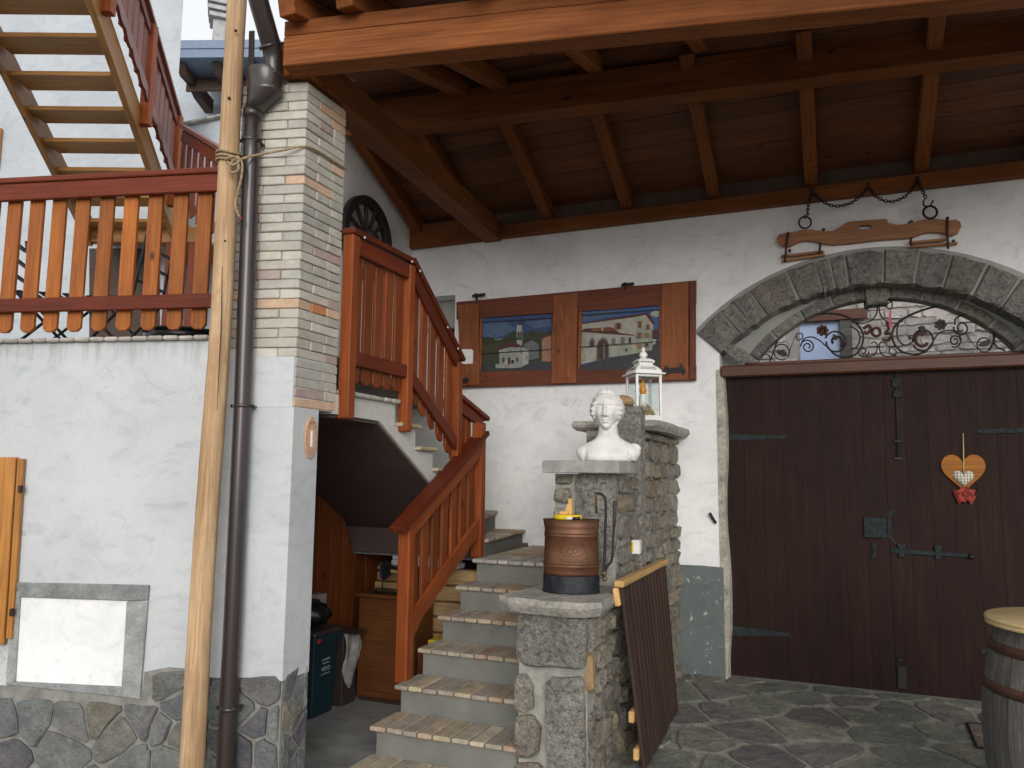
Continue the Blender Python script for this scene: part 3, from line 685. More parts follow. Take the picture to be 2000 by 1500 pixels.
# slate foot of the wall: mortar bed and stones
bed = [atL(x, y, bF) for x, y in ((-150, 1340), (60, 1338), (280, 1345), (284, 1312), (330, 1303), (432, 1312))]
bed = [(PW, bed[-1][1])] + bed[::-1][0:6] + [(2.6, bed[0][1]), (2.6, -0.13), (PW, -0.13)]
prism('foot_mortar', [LW(a_, z_, bF + 0.001) for a_, z_ in bed], -N1 * 0.010, M_bed, lw)
sp = [(70, 1398), (198, 1392), (143, 1409), (8, 1412), (12, 1475), (125, 1460), (238, 1440), (262, 1488), (288, 1402), (330, 1338), (345, 1378), (320, 1417), (352, 1436), (335, 1482), (418, 1338), (420, 1400), (415, 1465), (180, 1560), (60, 1560), (300, 1560), (-80, 1400), (-90, 1480)]
ss = [atL(x, y, bF) for x, y in sp]
bb = [(PW + .005, 0.56), (0.70, 0.565), (0.725, 0.39), (1.9, 0.40), (1.9, -0.12), (PW + .005, -0.12)]
def FL(u, v, h): return LW(u, v, bF - 0.010 - h)
for poly in cells(ss, [(PW + .005, 0.565), (1.9, 0.565), (1.9, -0.12), (PW + .005, -0.12)], 0.013):
    if sum(p[0] for p in poly) / len(poly) > 0.72: poly = clip(poly, 0, 0.385, 0, 1)
    else: poly = clip(poly, 0.705, 0, 1, 0)
    if len(poly) < 3: continue
    stone('foot_stone', soften(poly, 0.13, 0.008), FL, 0.015, M_wstone, lw, back=0.008, rough=0.004, inset=0.011)

# ------------------------------------------------------------------ timber roof
rf = thing('timber_roof', 'dark timber roof of beams, rafters and boards over the doorway', 'roof', (-0.5, 4.8, 3.75))
b1a, b1b = atZ(606, 124, 3.75), atZ(1850, 0, 3.75); dr = (b1b - b1a).normalized(); nn = Vector((-dr.y, dr.x, 0))
beam('beam', b1a - dr * 0.16 + nn * 0.065 + ZUP * 0.085, b1b + dr * 2.2 + nn * 0.065 + ZUP * 0.085, 0.135, 0.17, M_beam, rf, bev=0.006)
beam('beam', b1a - dr * 0.16 + nn * 0.068 + ZUP * 0.215, b1b + dr * 2.2 + nn * 0.068 + ZUP * 0.215, 0.135, 0.085, M_beam, rf, bev=0.004)
b2a, b2b = atZ(890, 238, 4.30), atZ(2000, 100, 4.30); d2 = (b2b - b2a).normalized(); n2 = Vector((-d2.y, d2.x, 0))
RB = 4.56                                   # top of the ridge beam
beam('beam', b2a - d2 * 0.95 + n2 * 0.08 + ZUP * 0.13, b2b + d2 * 1.8 + n2 * 0.08 + ZUP * 0.13, 0.16, 0.26, M_beam, rf)
t0, t1 = Vector((-2.64, 3.20, 3.752)), Vector((-2.93, YB + 0.1, 3.79))
beam('beam', t0 + ZUP * 0.095, t1 + ZUP * 0.095, 0.17, 0.19, M_beam, rf)
aabb('wall_plate', (-2.84, YB - 0.09, 3.80), (4.2, YB - 0.003, 3.915), M_beam, rf, 0.006)
aabb('wall_plate', (-3.795, YB - 0.07, 3.80), (-3.02, YB - 0.003, 4.03), M_beam, rf, 0.006)
aabb('eave_dark_strip', (-3.795, YB - 0.012, 3.916), (4.2, YB - 0.004, 4.06), M_dkwood, rf, 0)  # dark strip added to darken the bright plaster above the wall plate
RIDGE = 5.15
zb = lambda y: 4.05 + 0.45 * (YB - y) if y > RIDGE else 4.05 + 0.45 * (YB - RIDGE) - 0.262 * (RIDGE - y)
for x in (-3.70, -3.11, -2.35, -1.60, -0.85, -0.08, 0.71, 1.47, 2.23, 3.0):
    y1 = RIDGE
    beam('rafter', (x, YB + 0.05, zb(YB + 0.05) - 0.072), (x, RIDGE + 0.02, zb(RIDGE + 0.02) - 0.072), 0.10, 0.12, M_beam, rf)
    if x > -3.2: beam('rafter', (max(x + 0.10, -2.56), RIDGE - 0.02, zb(RIDGE - 0.02) - 0.072), (max(x + 0.10, -2.55), 3.0 if x < -3 else 3.08, zb(3.0 if x < -3 else 3.08) - 0.072), 0.10, 0.12, M_beam, rf)
y = YB + 0.45; sl = math.atan(0.45); bwid = 0.148
n_ = int((YB + 0.45 - RIDGE) / (bwid * math.cos(sl)))
for k in range(n_ + 1):
    yc = YB + 0.45 - (k + 0.5) * bwid * math.cos(sl)
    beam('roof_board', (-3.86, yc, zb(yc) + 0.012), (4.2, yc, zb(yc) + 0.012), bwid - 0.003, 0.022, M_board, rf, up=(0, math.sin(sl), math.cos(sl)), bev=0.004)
sl2 = math.atan(0.262); n_ = int((RIDGE - 3.05) / (bwid * math.cos(sl2)))
for k in range(n_ + 1):
    yc = RIDGE - (k + 0.5) * bwid * math.cos(sl2)
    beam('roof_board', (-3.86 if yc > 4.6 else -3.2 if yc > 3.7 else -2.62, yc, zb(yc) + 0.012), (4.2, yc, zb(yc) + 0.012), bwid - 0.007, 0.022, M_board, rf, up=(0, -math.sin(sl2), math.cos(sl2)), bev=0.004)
# roof covering above the boards keeps the rain (and light) out
mk('roof_covering', [(-3.9, YB + .5, zb(YB + .5) + .04), (4.25, YB + .5, zb(YB + .5) + .04), (4.25, RIDGE, zb(RIDGE) + .06), (-3.9, RIDGE, zb(RIDGE) + .06), (4.25, 4.6, zb(4.6) + .04), (-3.9, 4.6, zb(4.6) + .04), (-3.22, 4.6, zb(4.6) + .04), (-2.64, 2.93, zb(2.93) + .04), (4.25, 2.93, zb(2.93) + .04), (-3.22, 3.68, zb(3.68) + .04), (-2.64, 3.66, zb(3.66) + .04)],
   [[0, 1, 2, 3], [3, 2, 4, 6, 5], [6, 4, 8, 7, 10, 9]], M_dkwood, rf)
# ================================================================== STAIRS
XL, XR, XU = -2.5, -1.6, -2.6               # left edge of the lower flight, parapet face, outer edge of the upper flight
st = thing('staircase', 'cement staircase with brick-tiled treads turning up to the terrace', 'staircase', (-2.1, 3.7, -0.1))
RI, RU, Y0 = 0.161, 0.264, 3.66
NZ = [(Y0 + RU * k, RI * k) for k in range(7)]   # nosing line of the lower flight
TT = 0.028
prof = [(Y0 + 0.03, -0.13)]
for k, (yy, zz) in enumerate(NZ):
    prof.append((yy + 0.03, zz - TT)); prof.append(((NZ[k + 1][0] if k < 6 else YB - .003) + 0.03 * (k < 6), zz - TT))
prof.append((YB - 0.003, -0.13))
prism('flight_body', [(XL + 0.035, a, b) for a, b in prof], (XR - XL - 0.036, 0, 0), M_riser, st)
def tiles(parent, p0, p1, depth, z, n, dirn, mat=M_tile, rows=1):
    """a row of n tiles along the nosing p0-p1, reaching back by depth along dirn"""
    p0, p1, dirn = Vector(p0), Vector(p1), Vector(dirn).normalized(); ax = (p1 - p0); L = ax.length; ax.normalize(); c = [0]
    for k in range(n): c.append(c[-1] + random.uniform(0.85, 1.15))
    c = [q / c[-1] * L for q in c]
    for k in range(n):
        g_ = 0.0035; j = lambda s=0.003: random.uniform(-s, s)
        f0 = j(0.005)
        base = [p0 + ax * (c[k] + g_) + dirn * f0, p0 + ax * (c[k + 1] - g_) + dirn * (f0 + j()), p0 + ax * (c[k + 1] - g_) + dirn * depth, p0 + ax * (c[k] + g_) + dirn * depth]
        prism('tile', [Vector((q.x, q.y, z - TT + 0.001 + j(0.001))) for q in base], (0, 0, TT - 0.001 + j(0.0015)), mat, parent, 0.007)
for k, (yy, zz) in enumerate(NZ[:6]):
    tiles(st, (XL, yy, 0), (XR + 0.02, yy, 0), RU + 0.032, zz, 9, (0, 1, 0))
tiles(st, (XL, NZ[6][0], 0), (XR, NZ[6][0], 0), 0.30, NZ[6][1], 9, (0, 1, 0), M_coping)
for q in range(3): tiles(st, (XL, NZ[6][0] + 0.305 + .32 * q, 0), (XR, NZ[6][0] + 0.305 + .32 * q, 0), 0.31, NZ[6][1], 5, (0, 1, 0), M_tile)
# winders at the corner
for zt, p0, p1, bk in ((1.10, (-2.44, 5.42), (-2.56, YB), 0.30), (1.262, (-2.50, 5.46), (-2.83, YB), 0.30), (1.42, (-2.56, 5.46), (-3.3, YB), 0.3)):
    prism('winder_body', [(p0[0] - .03, p0[1], zt - TT), (p1[0] - .03, p1[1] - .003, zt - TT), (-3.797, YB - .003, zt - TT), (-3.797, p0[1], zt - TT)], (0, 0, 0.965 - zt + (zt > 1.2) * 0.08), M_riser, st)
    tiles(st, (p0[0], p0[1], 0), (p1[0], p1[1] - .004, 0), bk, zt, 5, (-1, 0, 0), M_tile)
# upper flight (rises back towards the terrace) with landing
UZ = [(5.32, 1.50), (5.07, 1.635), (4.82, 1.775), (4.57, 1.92), (4.30, 2.065)]
pr_ = [(5.62, 1.38)]
for k, (yy, zz) in enumerate(UZ):
    pr_.append((yy - 0.02, zz - 0.145 - TT if k else 1.38)); pr_.append((yy - 0.02, zz - TT))
pr_ = [(5.62, 1.03), (5.62, 1.46 - TT)] + [q for k, (yy, zz) in enumerate(UZ) for q in ((yy - 0.02, (UZ[k - 1][1] if k else 1.46) - TT), (yy - 0.02, zz - TT))]
pr_ += [(3.62, 2.065 - TT), (3.62, 1.925), (4.10, 1.915), (5.62, 1.045)]
pr_ = pr_[1:]
prism('upper_flight_body', [(XU, a, b) for a, b in pr_], (-1.195, 0, 0), M_side, st)
for yy, zz in UZ[:-1]: tiles(st, (-3.79, yy, 0), (XU + 0.045, yy, 0), 0.27, zz, 8, (0, -1, 0))
tiles(st, (XU + 0.03, 4.30, 0), (XU + 0.03, 3.66, 0), 0.25, 2.065, 7, (-1, 0, 0), M_coping)
box('landing_floor', (-3.3, 3.98, 2.05), (0.9, 0.62, 0.02), M_conc, st)
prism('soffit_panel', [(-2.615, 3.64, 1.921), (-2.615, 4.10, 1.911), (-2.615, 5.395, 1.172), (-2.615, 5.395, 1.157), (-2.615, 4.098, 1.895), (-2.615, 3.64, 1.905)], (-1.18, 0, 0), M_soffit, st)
beam('soffit_edge', (-2.535, 5.408, 1.055), (-3.78, 5.408, 1.055), 0.02, 0.20, M_soffit, st)  # edge deepened into a dark panel, giving the grey winder the void's shade

# ------------------------------------------------------------------ railings
def picket(parent, p, width, thick, z0, z1, axis, mat, slope=0.0, cham=0.022, mb=True):
    """upright board; axis = horizontal direction of its width; slope lets both ends follow a pitched rail"""
    ax = Vector(axis).normalized(); nx = Vector((-ax.y, ax.x, 0)); p = Vector((p[0], p[1], 0)); h = width / 2
    prof = [(-h, z1 - slope * h), (h, z1 + slope * h), (h, z0 + cham + slope * h), (h - cham, z0 + slope * (h - cham)), (-h + cham, z0 - slope * (h - cham)), (-h, z0 + cham - slope * h)]
    pts = [p + ax * u + ZUP * vv + nx * (-thick / 2) for u, vv in prof]
    c = p + ZUP * ((z0 + z1) / 2)
    thick = thick * random.uniform(0.92, 1.05)
    return prism('picket', pts, nx * thick, mat, parent, 0.003, M=frame((0, 0, 1), nx, c))
# terrace railing
tr = thing('terrace_railing', 'orange wooden picket railing along the terrace edge above the white wall', 'railing', LW(1.0, TZ, 0.06))
ra, rb = LW(PW + 0.01, 0, 0.05), LW(3.3, 0, 0.05)
beam('handrail', ra + ZUP * 3.262, rb + ZUP * 3.262, 0.085, 0.034, M_rail, tr, bev=0.006)
beam('rail', ra + ZUP * 3.192 - N1 * .02, rb + ZUP * 3.192 - N1 * .02, 0.030, 0.100, M_rail, tr)
beam('rail', ra + ZUP * 2.522 - N1 * .02, rb + ZUP * 2.522 - N1 * .02, 0.030, 0.080, M_rail, tr)
beam('post', LW(PW + 0.03, 2.31, 0.13), LW(PW + 0.03, 3.24, 0.13), 0.07, 0.07, M_rail, tr, up=tuple(N1))
for xl in (376, 328, 278, 230, 182, 134, 88, 44, 0, -44, -88, -132):
    a_, _ = atL(xl + 15, 560, 0.06); picket(tr, LW(a_, 0, 0.068), 0.088, 0.022, 2.372, 3.235, -E1, M_picket)
# upper railing: landing part and pitched part
ur = thing('upper_stair_railing', 'red-brown picket railing of the landing and upper flight beside the brick pillar', 'railing', (-2.58, 4.4, 2.0))
XQ = -2.575
def post(parent, y, z0, z1, s=0.075, x=XQ, mat=None): return beam('post', (x, y, z0), (x, y, z1), s, s, mat or M_post, parent, up=(1, 0, 0), bev=0.008)
post(ur, 3.70, 1.90, 2.985); post(ur, 4.36, 1.862, 2.975); post(ur, 5.10, 1.70, 2.42)
beam('handrail', (XQ, 3.66, 3.005), (XQ, 4.385, 3.005), 0.09, 0.035, M_rail, ur); beam('rail', (XQ + .018, 3.74, 2.925), (XQ + .018, 4.325, 2.925), 0.028, 0.10, M_rail, ur)
beam('rail', (XQ + .018, 3.74, 2.255), (XQ + .018, 4.325, 2.255), 0.028, 0.085, M_rail, ur)
for k in range(5): picket(ur, (XQ - .012, 3.785 + 0.118 * k, 0), 0.086, 0.022, 2.115, 2.965, (0, 1, 0), M_spick)
sp_ = -0.73
def zr(y): return 3.005 + sp_ * (y - 4.39)
beam('handrail', (XQ, 4.37, zr(4.37)), (XQ, 5.16, zr(5.16)), 0.09, 0.035, M_rail, ur); beam('rail', (XQ + .018, 4.40, zr(4.40) - .09), (XQ + .018, 5.07, zr(5.07) - .09), 0.028, 0.085, M_rail, ur)
zl = lambda y: 2.225 + (-0.62) * (y - 4.40)
beam('rail', (XQ + .018, 4.40, zl(4.40)), (XQ + .018, 5.30, zl(5.30)), 0.028, 0.085, M_rail, ur)
for k in range(5):
    yy = 4.475 + 0.128 * k; picket(ur, (XQ - .012, yy, 0), 0.080, 0.022, zl(yy) - 0.11, zr(yy) - 0.05, (0, 1, 0), M_spick, slope=-0.62)
beam('handrail', (XQ, 5.13, 2.165), (XQ + .03, 5.56, 2.025), 0.09, 0.035, M_rail, ur); beam('rail', (XQ + .01, 5.14, 2.095), (XQ + .03, 5.50, 1.985), 0.03, 0.085, M_rail, ur)
for yy in (5.21, 5.32): picket(ur, (XQ - .01, yy, 0), 0.085, 0.022, 1.42, 2.06, (0, 1, 0), M_spick)
for (yy, zz) in ((3.76, 2.985), (4.32, 2.985), (4.43, 2.95), (4.85, 2.64), (5.02, 2.51)):
    box('screw_eye', (XQ + .05, yy, zz), (0.006, 0.014, 0.014), M_white, ur, None, 0.002)
# lower railing
lr = thing('lower_stair_railing', 'red-brown picket railing sloping beside the lowest steps', 'railing', (-2.5, 4.9, 0.32))
XP = -2.515
post(lr, 4.325, 0.30, 1.235, 0.085, XP); post(lr, 5.385, 0.965, 1.985, 0.085, XP)
hz = lambda y: 1.262 + 0.532 * (y - 4.24)
beam('handrail', (XP + .0, 4.20, hz(4.20)), (XP + .0, 5.46, hz(5.46)), 0.115, 0.038, M_rail, lr); beam('rail', (XP + .02, 4.30, hz(4.30) - .075), (XP + .02, 5.35, hz(5.35) - .075), 0.03, 0.10, M_post, lr)
lz_ = lambda y: 0.665 + 0.555 * (y - 4.36)
# bottom rail with a scalloped lower edge
top = [(4.36 + 0.99 * k / 24, 0) for k in range(25)]
pts = [(y_, lz_(y_) + 0.05) for y_, _ in top] + [(y_, lz_(y_) - 0.062 - 0.016 * abs(math.sin((y_ - 4.36) * math.pi / 0.165)) - (0.05 * max(0, 1 - (y_ - 4.36) / 0.12))) for y_, _ in top[::-1]]
prism('scalloped_rail', [(XP + .034, a, b) for a, b in pts], (-0.028, 0, 0), M_post, lr, M=frame((0, 1, 0.5), (0, -0.5, 1), (XP, 4.85, 0.95)))
for k in range(7):
    yy = 4.43 + 0.137 * k; picket(lr, (XP - .008, yy, 0), 0.088, 0.024, lz_(yy) - 0.03, hz(yy) - 0.03, (0, 1, 0), M_spick, slope=0.53, cham=0.01)

# ================================================================== STONE PARAPET with pedestals
pp = thing('stone_parapet', 'stepped rubble stone parapet with slab tops to the right of the stairs', 'stone wall', (-1.4, 4.5, 0))
XF = -1.19
core = [(3.965, 0.0), (3.965, 0.86), (4.54, 0.86), (4.54, 1.60), (5.20, 1.60), (5.20, 1.90), (YB - .004, 1.90), (YB - .004, 0.0)]
prism('mortar_core', [(XR + 0.005, a, b) for a, b in core], (XF - XR - 0.03, 0, 0), M_mortar, pp)
def FY(y): return lambda u, v, h: Vector((u, y - h, v))
def FXs(u, v, h): return Vector((XF - 0.022 + h, u, v))
yf = 3.955
def px_poly(pts, y): return [(p.x, p.z) for p in (atY(a, b, y) for a, b in pts)]
for pts, m, th in (([(1016, 1196), (1080, 1190), (1146, 1204), (1148, 1250), (1143, 1306), (1090, 1302), (1030, 1300), (1012, 1280), (1013, 1230)], M_granite, 0.05),
               ([(1070, 1322), (1142, 1322), (1143, 1400), (1145, 1500), (1140, 1600), (1082, 1600), (1070, 1480), (1068, 1400)], M_granite, 0.035),
               ([(1008, 1318), (1030, 1316), (1043, 1345), (1043, 1380), (1030, 1390), (1007, 1384)], M_rubble, 0.035),
               ([(1007, 1398), (1040, 1396), (1058, 1420), (1054, 1470), (1035, 1478), (1004, 1475)], M_rubble, 0.04),
               ([(1004, 1490), (1060, 1490), (1062, 1580), (1002, 1590)], M_rubble, 0.03)):
    stone('stone', soften(px_poly(pts, yf), 0.12, 0.004, 1), FY(yf), th, m, pp, back=0.02, rough=0.010, inset=0.02)
# right face, lower front part, then middle and tall parts
def rubble(u0, u1, v0, v1, hm, hx, wm, wx, F, th=(0.014, 0.045), mat=None):
    for poly in courses(u0, u1, v0, v1, hm, hx, wm, wx, 0.016):
        stone('stone', soften(poly, 0.16, 0.006, 1), F, random.uniform(*th), mat or M_rubble, pp, back=0.02, rough=0.010, inset=0.020)
stone('stone', [(3.962, 0.49), (3.985, 0.47), (4.012, 0.53), (4.02, 0.62), (4.005, 0.67), (3.968, 0.66)], FXs, 0.026, M_rock, pp, back=0.02, rough=0.004)
rubble(4.05, 4.56, 0.0, 0.86, 0.09, 0.19, 0.13, 0.30, FXs)
rubble(3.96, 4.04, 0.0, 0.43, 0.13, 0.22, 0.07, 0.09, FXs); stone('stone', [(3.96, 0.70), (4.035, 0.72), (4.03, 0.85), (3.955, 0.85)], FXs, 0.035, M_granite, pp, back=0.02, rough=0.006)
rubble(4.56, 5.12, 0.0, 1.58, 0.09, 0.20, 0.13, 0.32, FXs)
rubble(5.28, YB - .01, 0.0, 1.90, 0.09, 0.18, 0.16, 0.36, FXs)
# middle pedestal, front face
y2 = 4.54
for pts, m, th in (([(1086, 930), (1118, 928), (1117, 944), (1088, 946)], M_rubble, 0.03), ([(1085, 956), (1112, 952), (1118, 966), (1114, 982), (1084, 980)], M_rubble, 0.045), ([(1083, 992), (1106, 990), (1112, 1010), (1108, 1040), (1082, 1044)], M_rubble, 0.035),
                   ([(1126, 920), (1204, 922), (1206, 960), (1205, 1010), (1203, 1080), (1180, 1130), (1122, 1135), (1124, 1040)], M_granite, 0.03), ([(1083, 1052), (1116, 1050), (1116, 1110), (1083, 1115)], M_rubble, 0.03)):
    stone('stone', soften(px_poly(pts, y2), 0.14, 0.004, 1), FY(y2), th, m, pp, back=0.02, rough=0.008, inset=0.016)
# tall part, front and left faces
rubble(XR + .01, -1.42, 1.62, 1.90, 0.09, 0.13, 0.1, 0.2, FY(5.20))
def FXl(u, v, h): return Vector((XR - h + 0.01, u, v))
rubble(4.56, YB - .02, 1.0, 1.58, 0.1, 0.18, 0.15, 0.3, FXl, (0.005, 0.012)); rubble(5.22, YB - .02, 1.60, 1.90, 0.1, 0.15, 0.15, 0.3, FXl, (0.005, 0.012)); rubble(3.98, 4.54, 0.0, 0.86, 0.1, 0.18, 0.15, 0.3, FXl, (0.004, 0.01))
prism('upright_post', [(-1.45, 5.02, 0.0), (-1.172, 5.03, 0.0), (-1.172, 5.19, 0.0), (-1.44, 5.19, 0.0)], (0.0, 0.0, 2.055), M_granite, pp, 0.014)
# slabs
def slab(nm, outline, z0, z1, mat, lay=0.012):
    n = len(outline); vs_, fs_ = [], []
    cx = sum(p[0] for p in outline) / n; cy = sum(p[1] for p in outline) / n
    lv = [(z0, 0.93), (z0 + (z1 - z0) * 0.35, 0.985), (z0 + (z1 - z0) * 0.6, 1.0), (z1, 0.975)]
    for zz, s in lv:
        for (x, y_) in outline:
            j = random.uniform(-lay, lay); vs_.append((cx + (x - cx) * (s + j), cy + (y_ - cy) * (s + j), zz + random.uniform(-0.003, 0.003)))
    for r in range(3): fs_ += [[r * n + i, r * n + (i + 1) % n, (r + 1) * n + (i + 1) % n, (r + 1) * n + i] for i in range(n)]
    fs_ += [list(range(n))[::-1]]
    vs_.append((cx, cy, z1)); fs_ += [[3 * n + i, 3 * n + (i + 1) % n, 4 * n] for i in range(n)]
    return mk(nm, vs_, fs_, mat, pp)
def ring(x0, x1, y0, y1, n=5, j=0.012):
    q = [(x0 + (x1 - x0) * k / n, y0) for k in range(n)] + [(x1, y0 + (y1 - y0) * k / n) for k in range(n)] + [(x1 - (x1 - x0) * k / n, y1) for k in range(n)] + [(x0, y1 - (y1 - y0) * k / n) for k in range(n)]
    return [(a + random.uniform(-j, j), b + random.uniform(-j, j)) for a, b in q]
slab('slab', [(-1.70, 3.92), (-1.62, 3.86), (-1.52, 3.85), (-1.40, 3.84), (-1.28, 3.84), (-1.18, 3.86), (-1.12, 3.93), (-1.13, 4.1), (-1.14, 4.3), (-1.15, 4.5), (-1.3, 4.52), (-1.45, 4.52), (-1.6, 4.5), (-1.64, 4.3), (-1.66, 4.1)], 0.868, 0.945, M_slab, 0.02)
prism('slab', [(-1.635, 4.415, 1.605), (-1.40, 4.41, 1.605), (-1.16, 4.42, 1.605), (-1.125, 4.55, 1.605), (-1.13, 4.80, 1.605), (-1.63, 4.82, 1.605)], (0, 0, 0.075), M_slabg, pp, 0.005)
slab('slab', ring(-1.72, -1.09, 5.20, YB - .01, 6, 0.02), 1.905, 1.975, M_slab, 0.015)
# ------------------------------------------------------------------ doors
def doorleaf(x0, x1, label, hinge_left):
    d = thing('door_leaf', label, 'door', ((x0 + x1) / 2, YB + 0.06, 0), 'leaves of the arched door')
    n = 8; wd = (x1 - x0) / n
    for k in range(n):
        lo = 0.015
        beam('plank', (x0 + wd * (k + .5), YB + 0.085 + random.uniform(-.0003, .0003), lo), (x0 + wd * (k + .5), YB + 0.085, 2.40), wd - 0.0006, 0.04, M_door, d, up=(0, -1, 0), bev=0.0008)
    aabb('added_backing_board', (x0, YB + 0.107, 0.03), (x1 - (0 if hinge_left else .0), YB + 0.13, 2.395), M_door, d, 0)  # unseen board added to stop lane light leaking between the planks
    return d
dl = doorleaf(DX - 1.185, DX + 0.002, 'left dark brown plank door leaf with the iron lock box', True)
dr_ = doorleaf(DX + 0.006, DX + 1.19, 'right dark brown plank door leaf with long bolts, behind the hanging heart', False)
YD = YB + 0.065                              # face of the planks
def plate(nm, pts, th, mat, parent, y=YD, bev=0.002):
    return prism(nm, [(p.x, y - 0.0005, p.z) for p in (atY(a, b, y) for a, b in pts)], (0, -th, 0), mat, parent, bev)
hg1 = plate('strap_hinge', [(1398, 846), (1415, 848), (1537, 850), (1537, 857), (1415, 861), (1398, 860)], 0.008, M_giron, dl)
hg2 = plate('strap_hinge', [(1404, 1222), (1425, 1221), (1542, 1236), (1542, 1243), (1425, 1242), (1404, 1240)], 0.008, M_giron, dl)
for (x, y_, hh) in ((1394, 853, hg1), (1399, 1229, hg2)): tube('hinge_pin', [atY(x, y_ - 9, YD - 0.015), atY(x, y_ + 9, YD - 0.015)], 0.012, M_iron, hh)
lkb = plate('lock_box', [(1686, 1010), (1731, 1012), (1731, 1051), (1688, 1049)], 0.022, M_giron, dl, bev=0.004)
plate('keyhole', [(1715, 1040), (1719, 1040), (1719, 1047), (1715, 1047)], 0.002, M_black, lkb, YD - 0.0225, 0)
plate('staple', [(1701, 1059), (1714, 1060), (1711, 1088), (1714, 1090), (1703, 1091), (1705, 1075)], 0.012, M_giron, dl)
for x in (1468, 1543, 1622, 1706):
    for y_ in (1247, 1276, 1308):
        p = atY(x + (y_ - 1247) * 0.02, y_ + (x - 1468) * 0.085, YD); lathe('stud', [(0.009, -0.003), (0.008, 0.003), (0.003, 0.006)], p - YV * 0.003, M_iron, dl, 8)
plate('threshold_flap', [(1594, 1347), (1650, 1351), (1650, 1355), (1600, 1352)], 0.01, M_blue, dl)
blt = plate('bolt_bar', [(1739, 1070), (1890, 1081), (1892, 1089), (1739, 1080)], 0.018, M_giron, dr_, bev=0.004)
for x in (1752, 1823): plate('bolt_bracket', [(x, 1061 + (x - 1752) * .05), (x + 18, 1062 + (x - 1752) * .05), (x + 13, 1074 + (x - 1752) * .06), (x + 14, 1088 + (x - 1752) * .06), (x + 3, 1087 + (x - 1752) * .06), (x + 4, 1074 + (x - 1752) * .06)], 0.024, M_giron, dr_)
lathe('bolt_knob', [(0.004, -0.02), (0.02, -0.008), (0.02, 0.008), (0.004, 0.02)], atY(1897, 1087, YD - 0.02), M_iron, blt, 10)
plate('latch_strap', [(1734, 1002), (1745, 995), (1749, 996), (1741, 1006), (1740, 1045), (1748, 1058), (1756, 1063), (1748, 1063), (1737, 1052), (1734, 1040)], 0.006, M_giron, dr_)
tube('upper_bolt', [atY(1749, 728, YD - 0.012), atY(1752, 800, YD - 0.012), atY(1754, 895, YD - 0.012)], 0.008, M_giron, dr_)
for (x, y_, hgt) in ((1750, 748, 16), (1752, 770, 12), (1754, 862, 5)): plate('bolt_guide', [(x - 8, y_ - hgt / 2), (x + 9, y_ - hgt / 2), (x + 9, y_ + hgt / 2), (x - 8, y_ + hgt / 2)], 0.02, M_giron, dr_)
plate('bolt_foot', [(1746, 893), (1763, 893), (1763, 898), (1746, 898)], 0.02, M_iron, dr_)
plate('strap_hinge', [(1908, 840), (1930, 838), (2060, 832), (2060, 844), (1930, 847), (1908, 846)], 0.008, M_giron, dr_)
plate('strap_hinge', [(1914, 1266), (2000, 1274), (2000, 1284), (1914, 1276)], 0.008, M_giron, dr_)
plate('floor_bolt', [(1752, 1300), (1770, 1301), (1772, 1345), (1754, 1344)], 0.015, M_iron, dr_); plate('floor_bolt_knob', [(1752, 1284), (1764, 1285), (1764, 1290), (1752, 1289)], 0.03, M_giron, dr_)
# heart ornament
he = thing('heart_ornament', 'orange wooden heart with a small checked cloth heart and red bow', 'ornament', atY(1883, 940, YD - 0.02))
def heart(cx, cz, wd, ht, n=36):
    o_ = []
    for i in range(n):
        t = 2 * math.pi * i / n; x = 16 * math.sin(t) ** 3; z_ = 13 * math.cos(t) - 5 * math.cos(2 * t) - 2 * math.cos(3 * t) - math.cos(4 * t)
        o_.append((cx + x / 32 * wd, cz + (z_ + 2.5) / 29 * ht))
    return o_
hp = atY(1882, 928, YD - 0.02); sc_ = (atY(1926, 900, YD - .02).x - atY(1838, 900, YD - .02).x)
prism('heart_board', [(x, YD - 0.006, z_) for x, z_ in heart(hp.x, hp.z + .005, sc_, sc_ * 1.02)], (0, -0.014, 0), M_heart, he, 0.003)
hp2 = atY(1882, 936, YD - 0.03); vs_, fs_ = [], []
for r, dy in ((1.0, 0.0), (0.9, 0.012), (0.6, 0.022), (0.25, 0.026)): vs_ += [(x, YD - 0.021 - dy, z_) for x, z_ in heart(hp2.x, hp2.z, 0.14 * r, 0.125 * r)]
for r in range(3): fs_ += [[r * 36 + i, r * 36 + (i + 1) % 36, (r + 1) * 36 + (i + 1) % 36, (r + 1) * 36 + i] for i in range(36)]
fs_.append(list(range(108, 144))); mk('cloth_heart', vs_, fs_, M_check, he, smooth=True)
tube('cord', [atY(1881, 846, YD - 0.004), atY(1882, 900, YD - 0.018), atY(1882, 925, YD - 0.03)], 0.0045, M_cord, he)
bc = atY(1884, 962, YD - 0.03)
for dx, dz, rx, rz, ry in ((-0.033, 0.008, 0.035, 0.024, 0.4), (0.033, 0.012, 0.035, 0.026, -0.4), (-0.03, -0.04, 0.026, 0.045, 0.35), (0.03, -0.038, 0.034, 0.04, -0.5), (0, -0.01, 0.016, 0.02, 0)):
    vs_, fs_ = [], []
    for i in range(9):
        for k in range(5):
            u = (i / 8 - .5) * 2; q = (k / 4 - .5) * 2
            x, z_ = u * rx, q * rz * (0.55 + 0.45 * abs(u)); vs_.append((bc.x + dx + x * math.cos(ry) - z_ * math.sin(ry), bc.y - 0.012 * math.cos(u * 2.4) * (1 - .4 * q * q) + 0.005 * math.sin(5 * q), bc.z + dz + x * math.sin(ry) + z_ * math.cos(ry)))
    fs_ = [[i * 5 + k, i * 5 + k + 1, (i + 1) * 5 + k + 1, (i + 1) * 5 + k] for i in range(8) for k in range(4)]
    mk('bow_loop', vs_, fs_, M_bow, he, smooth=True)
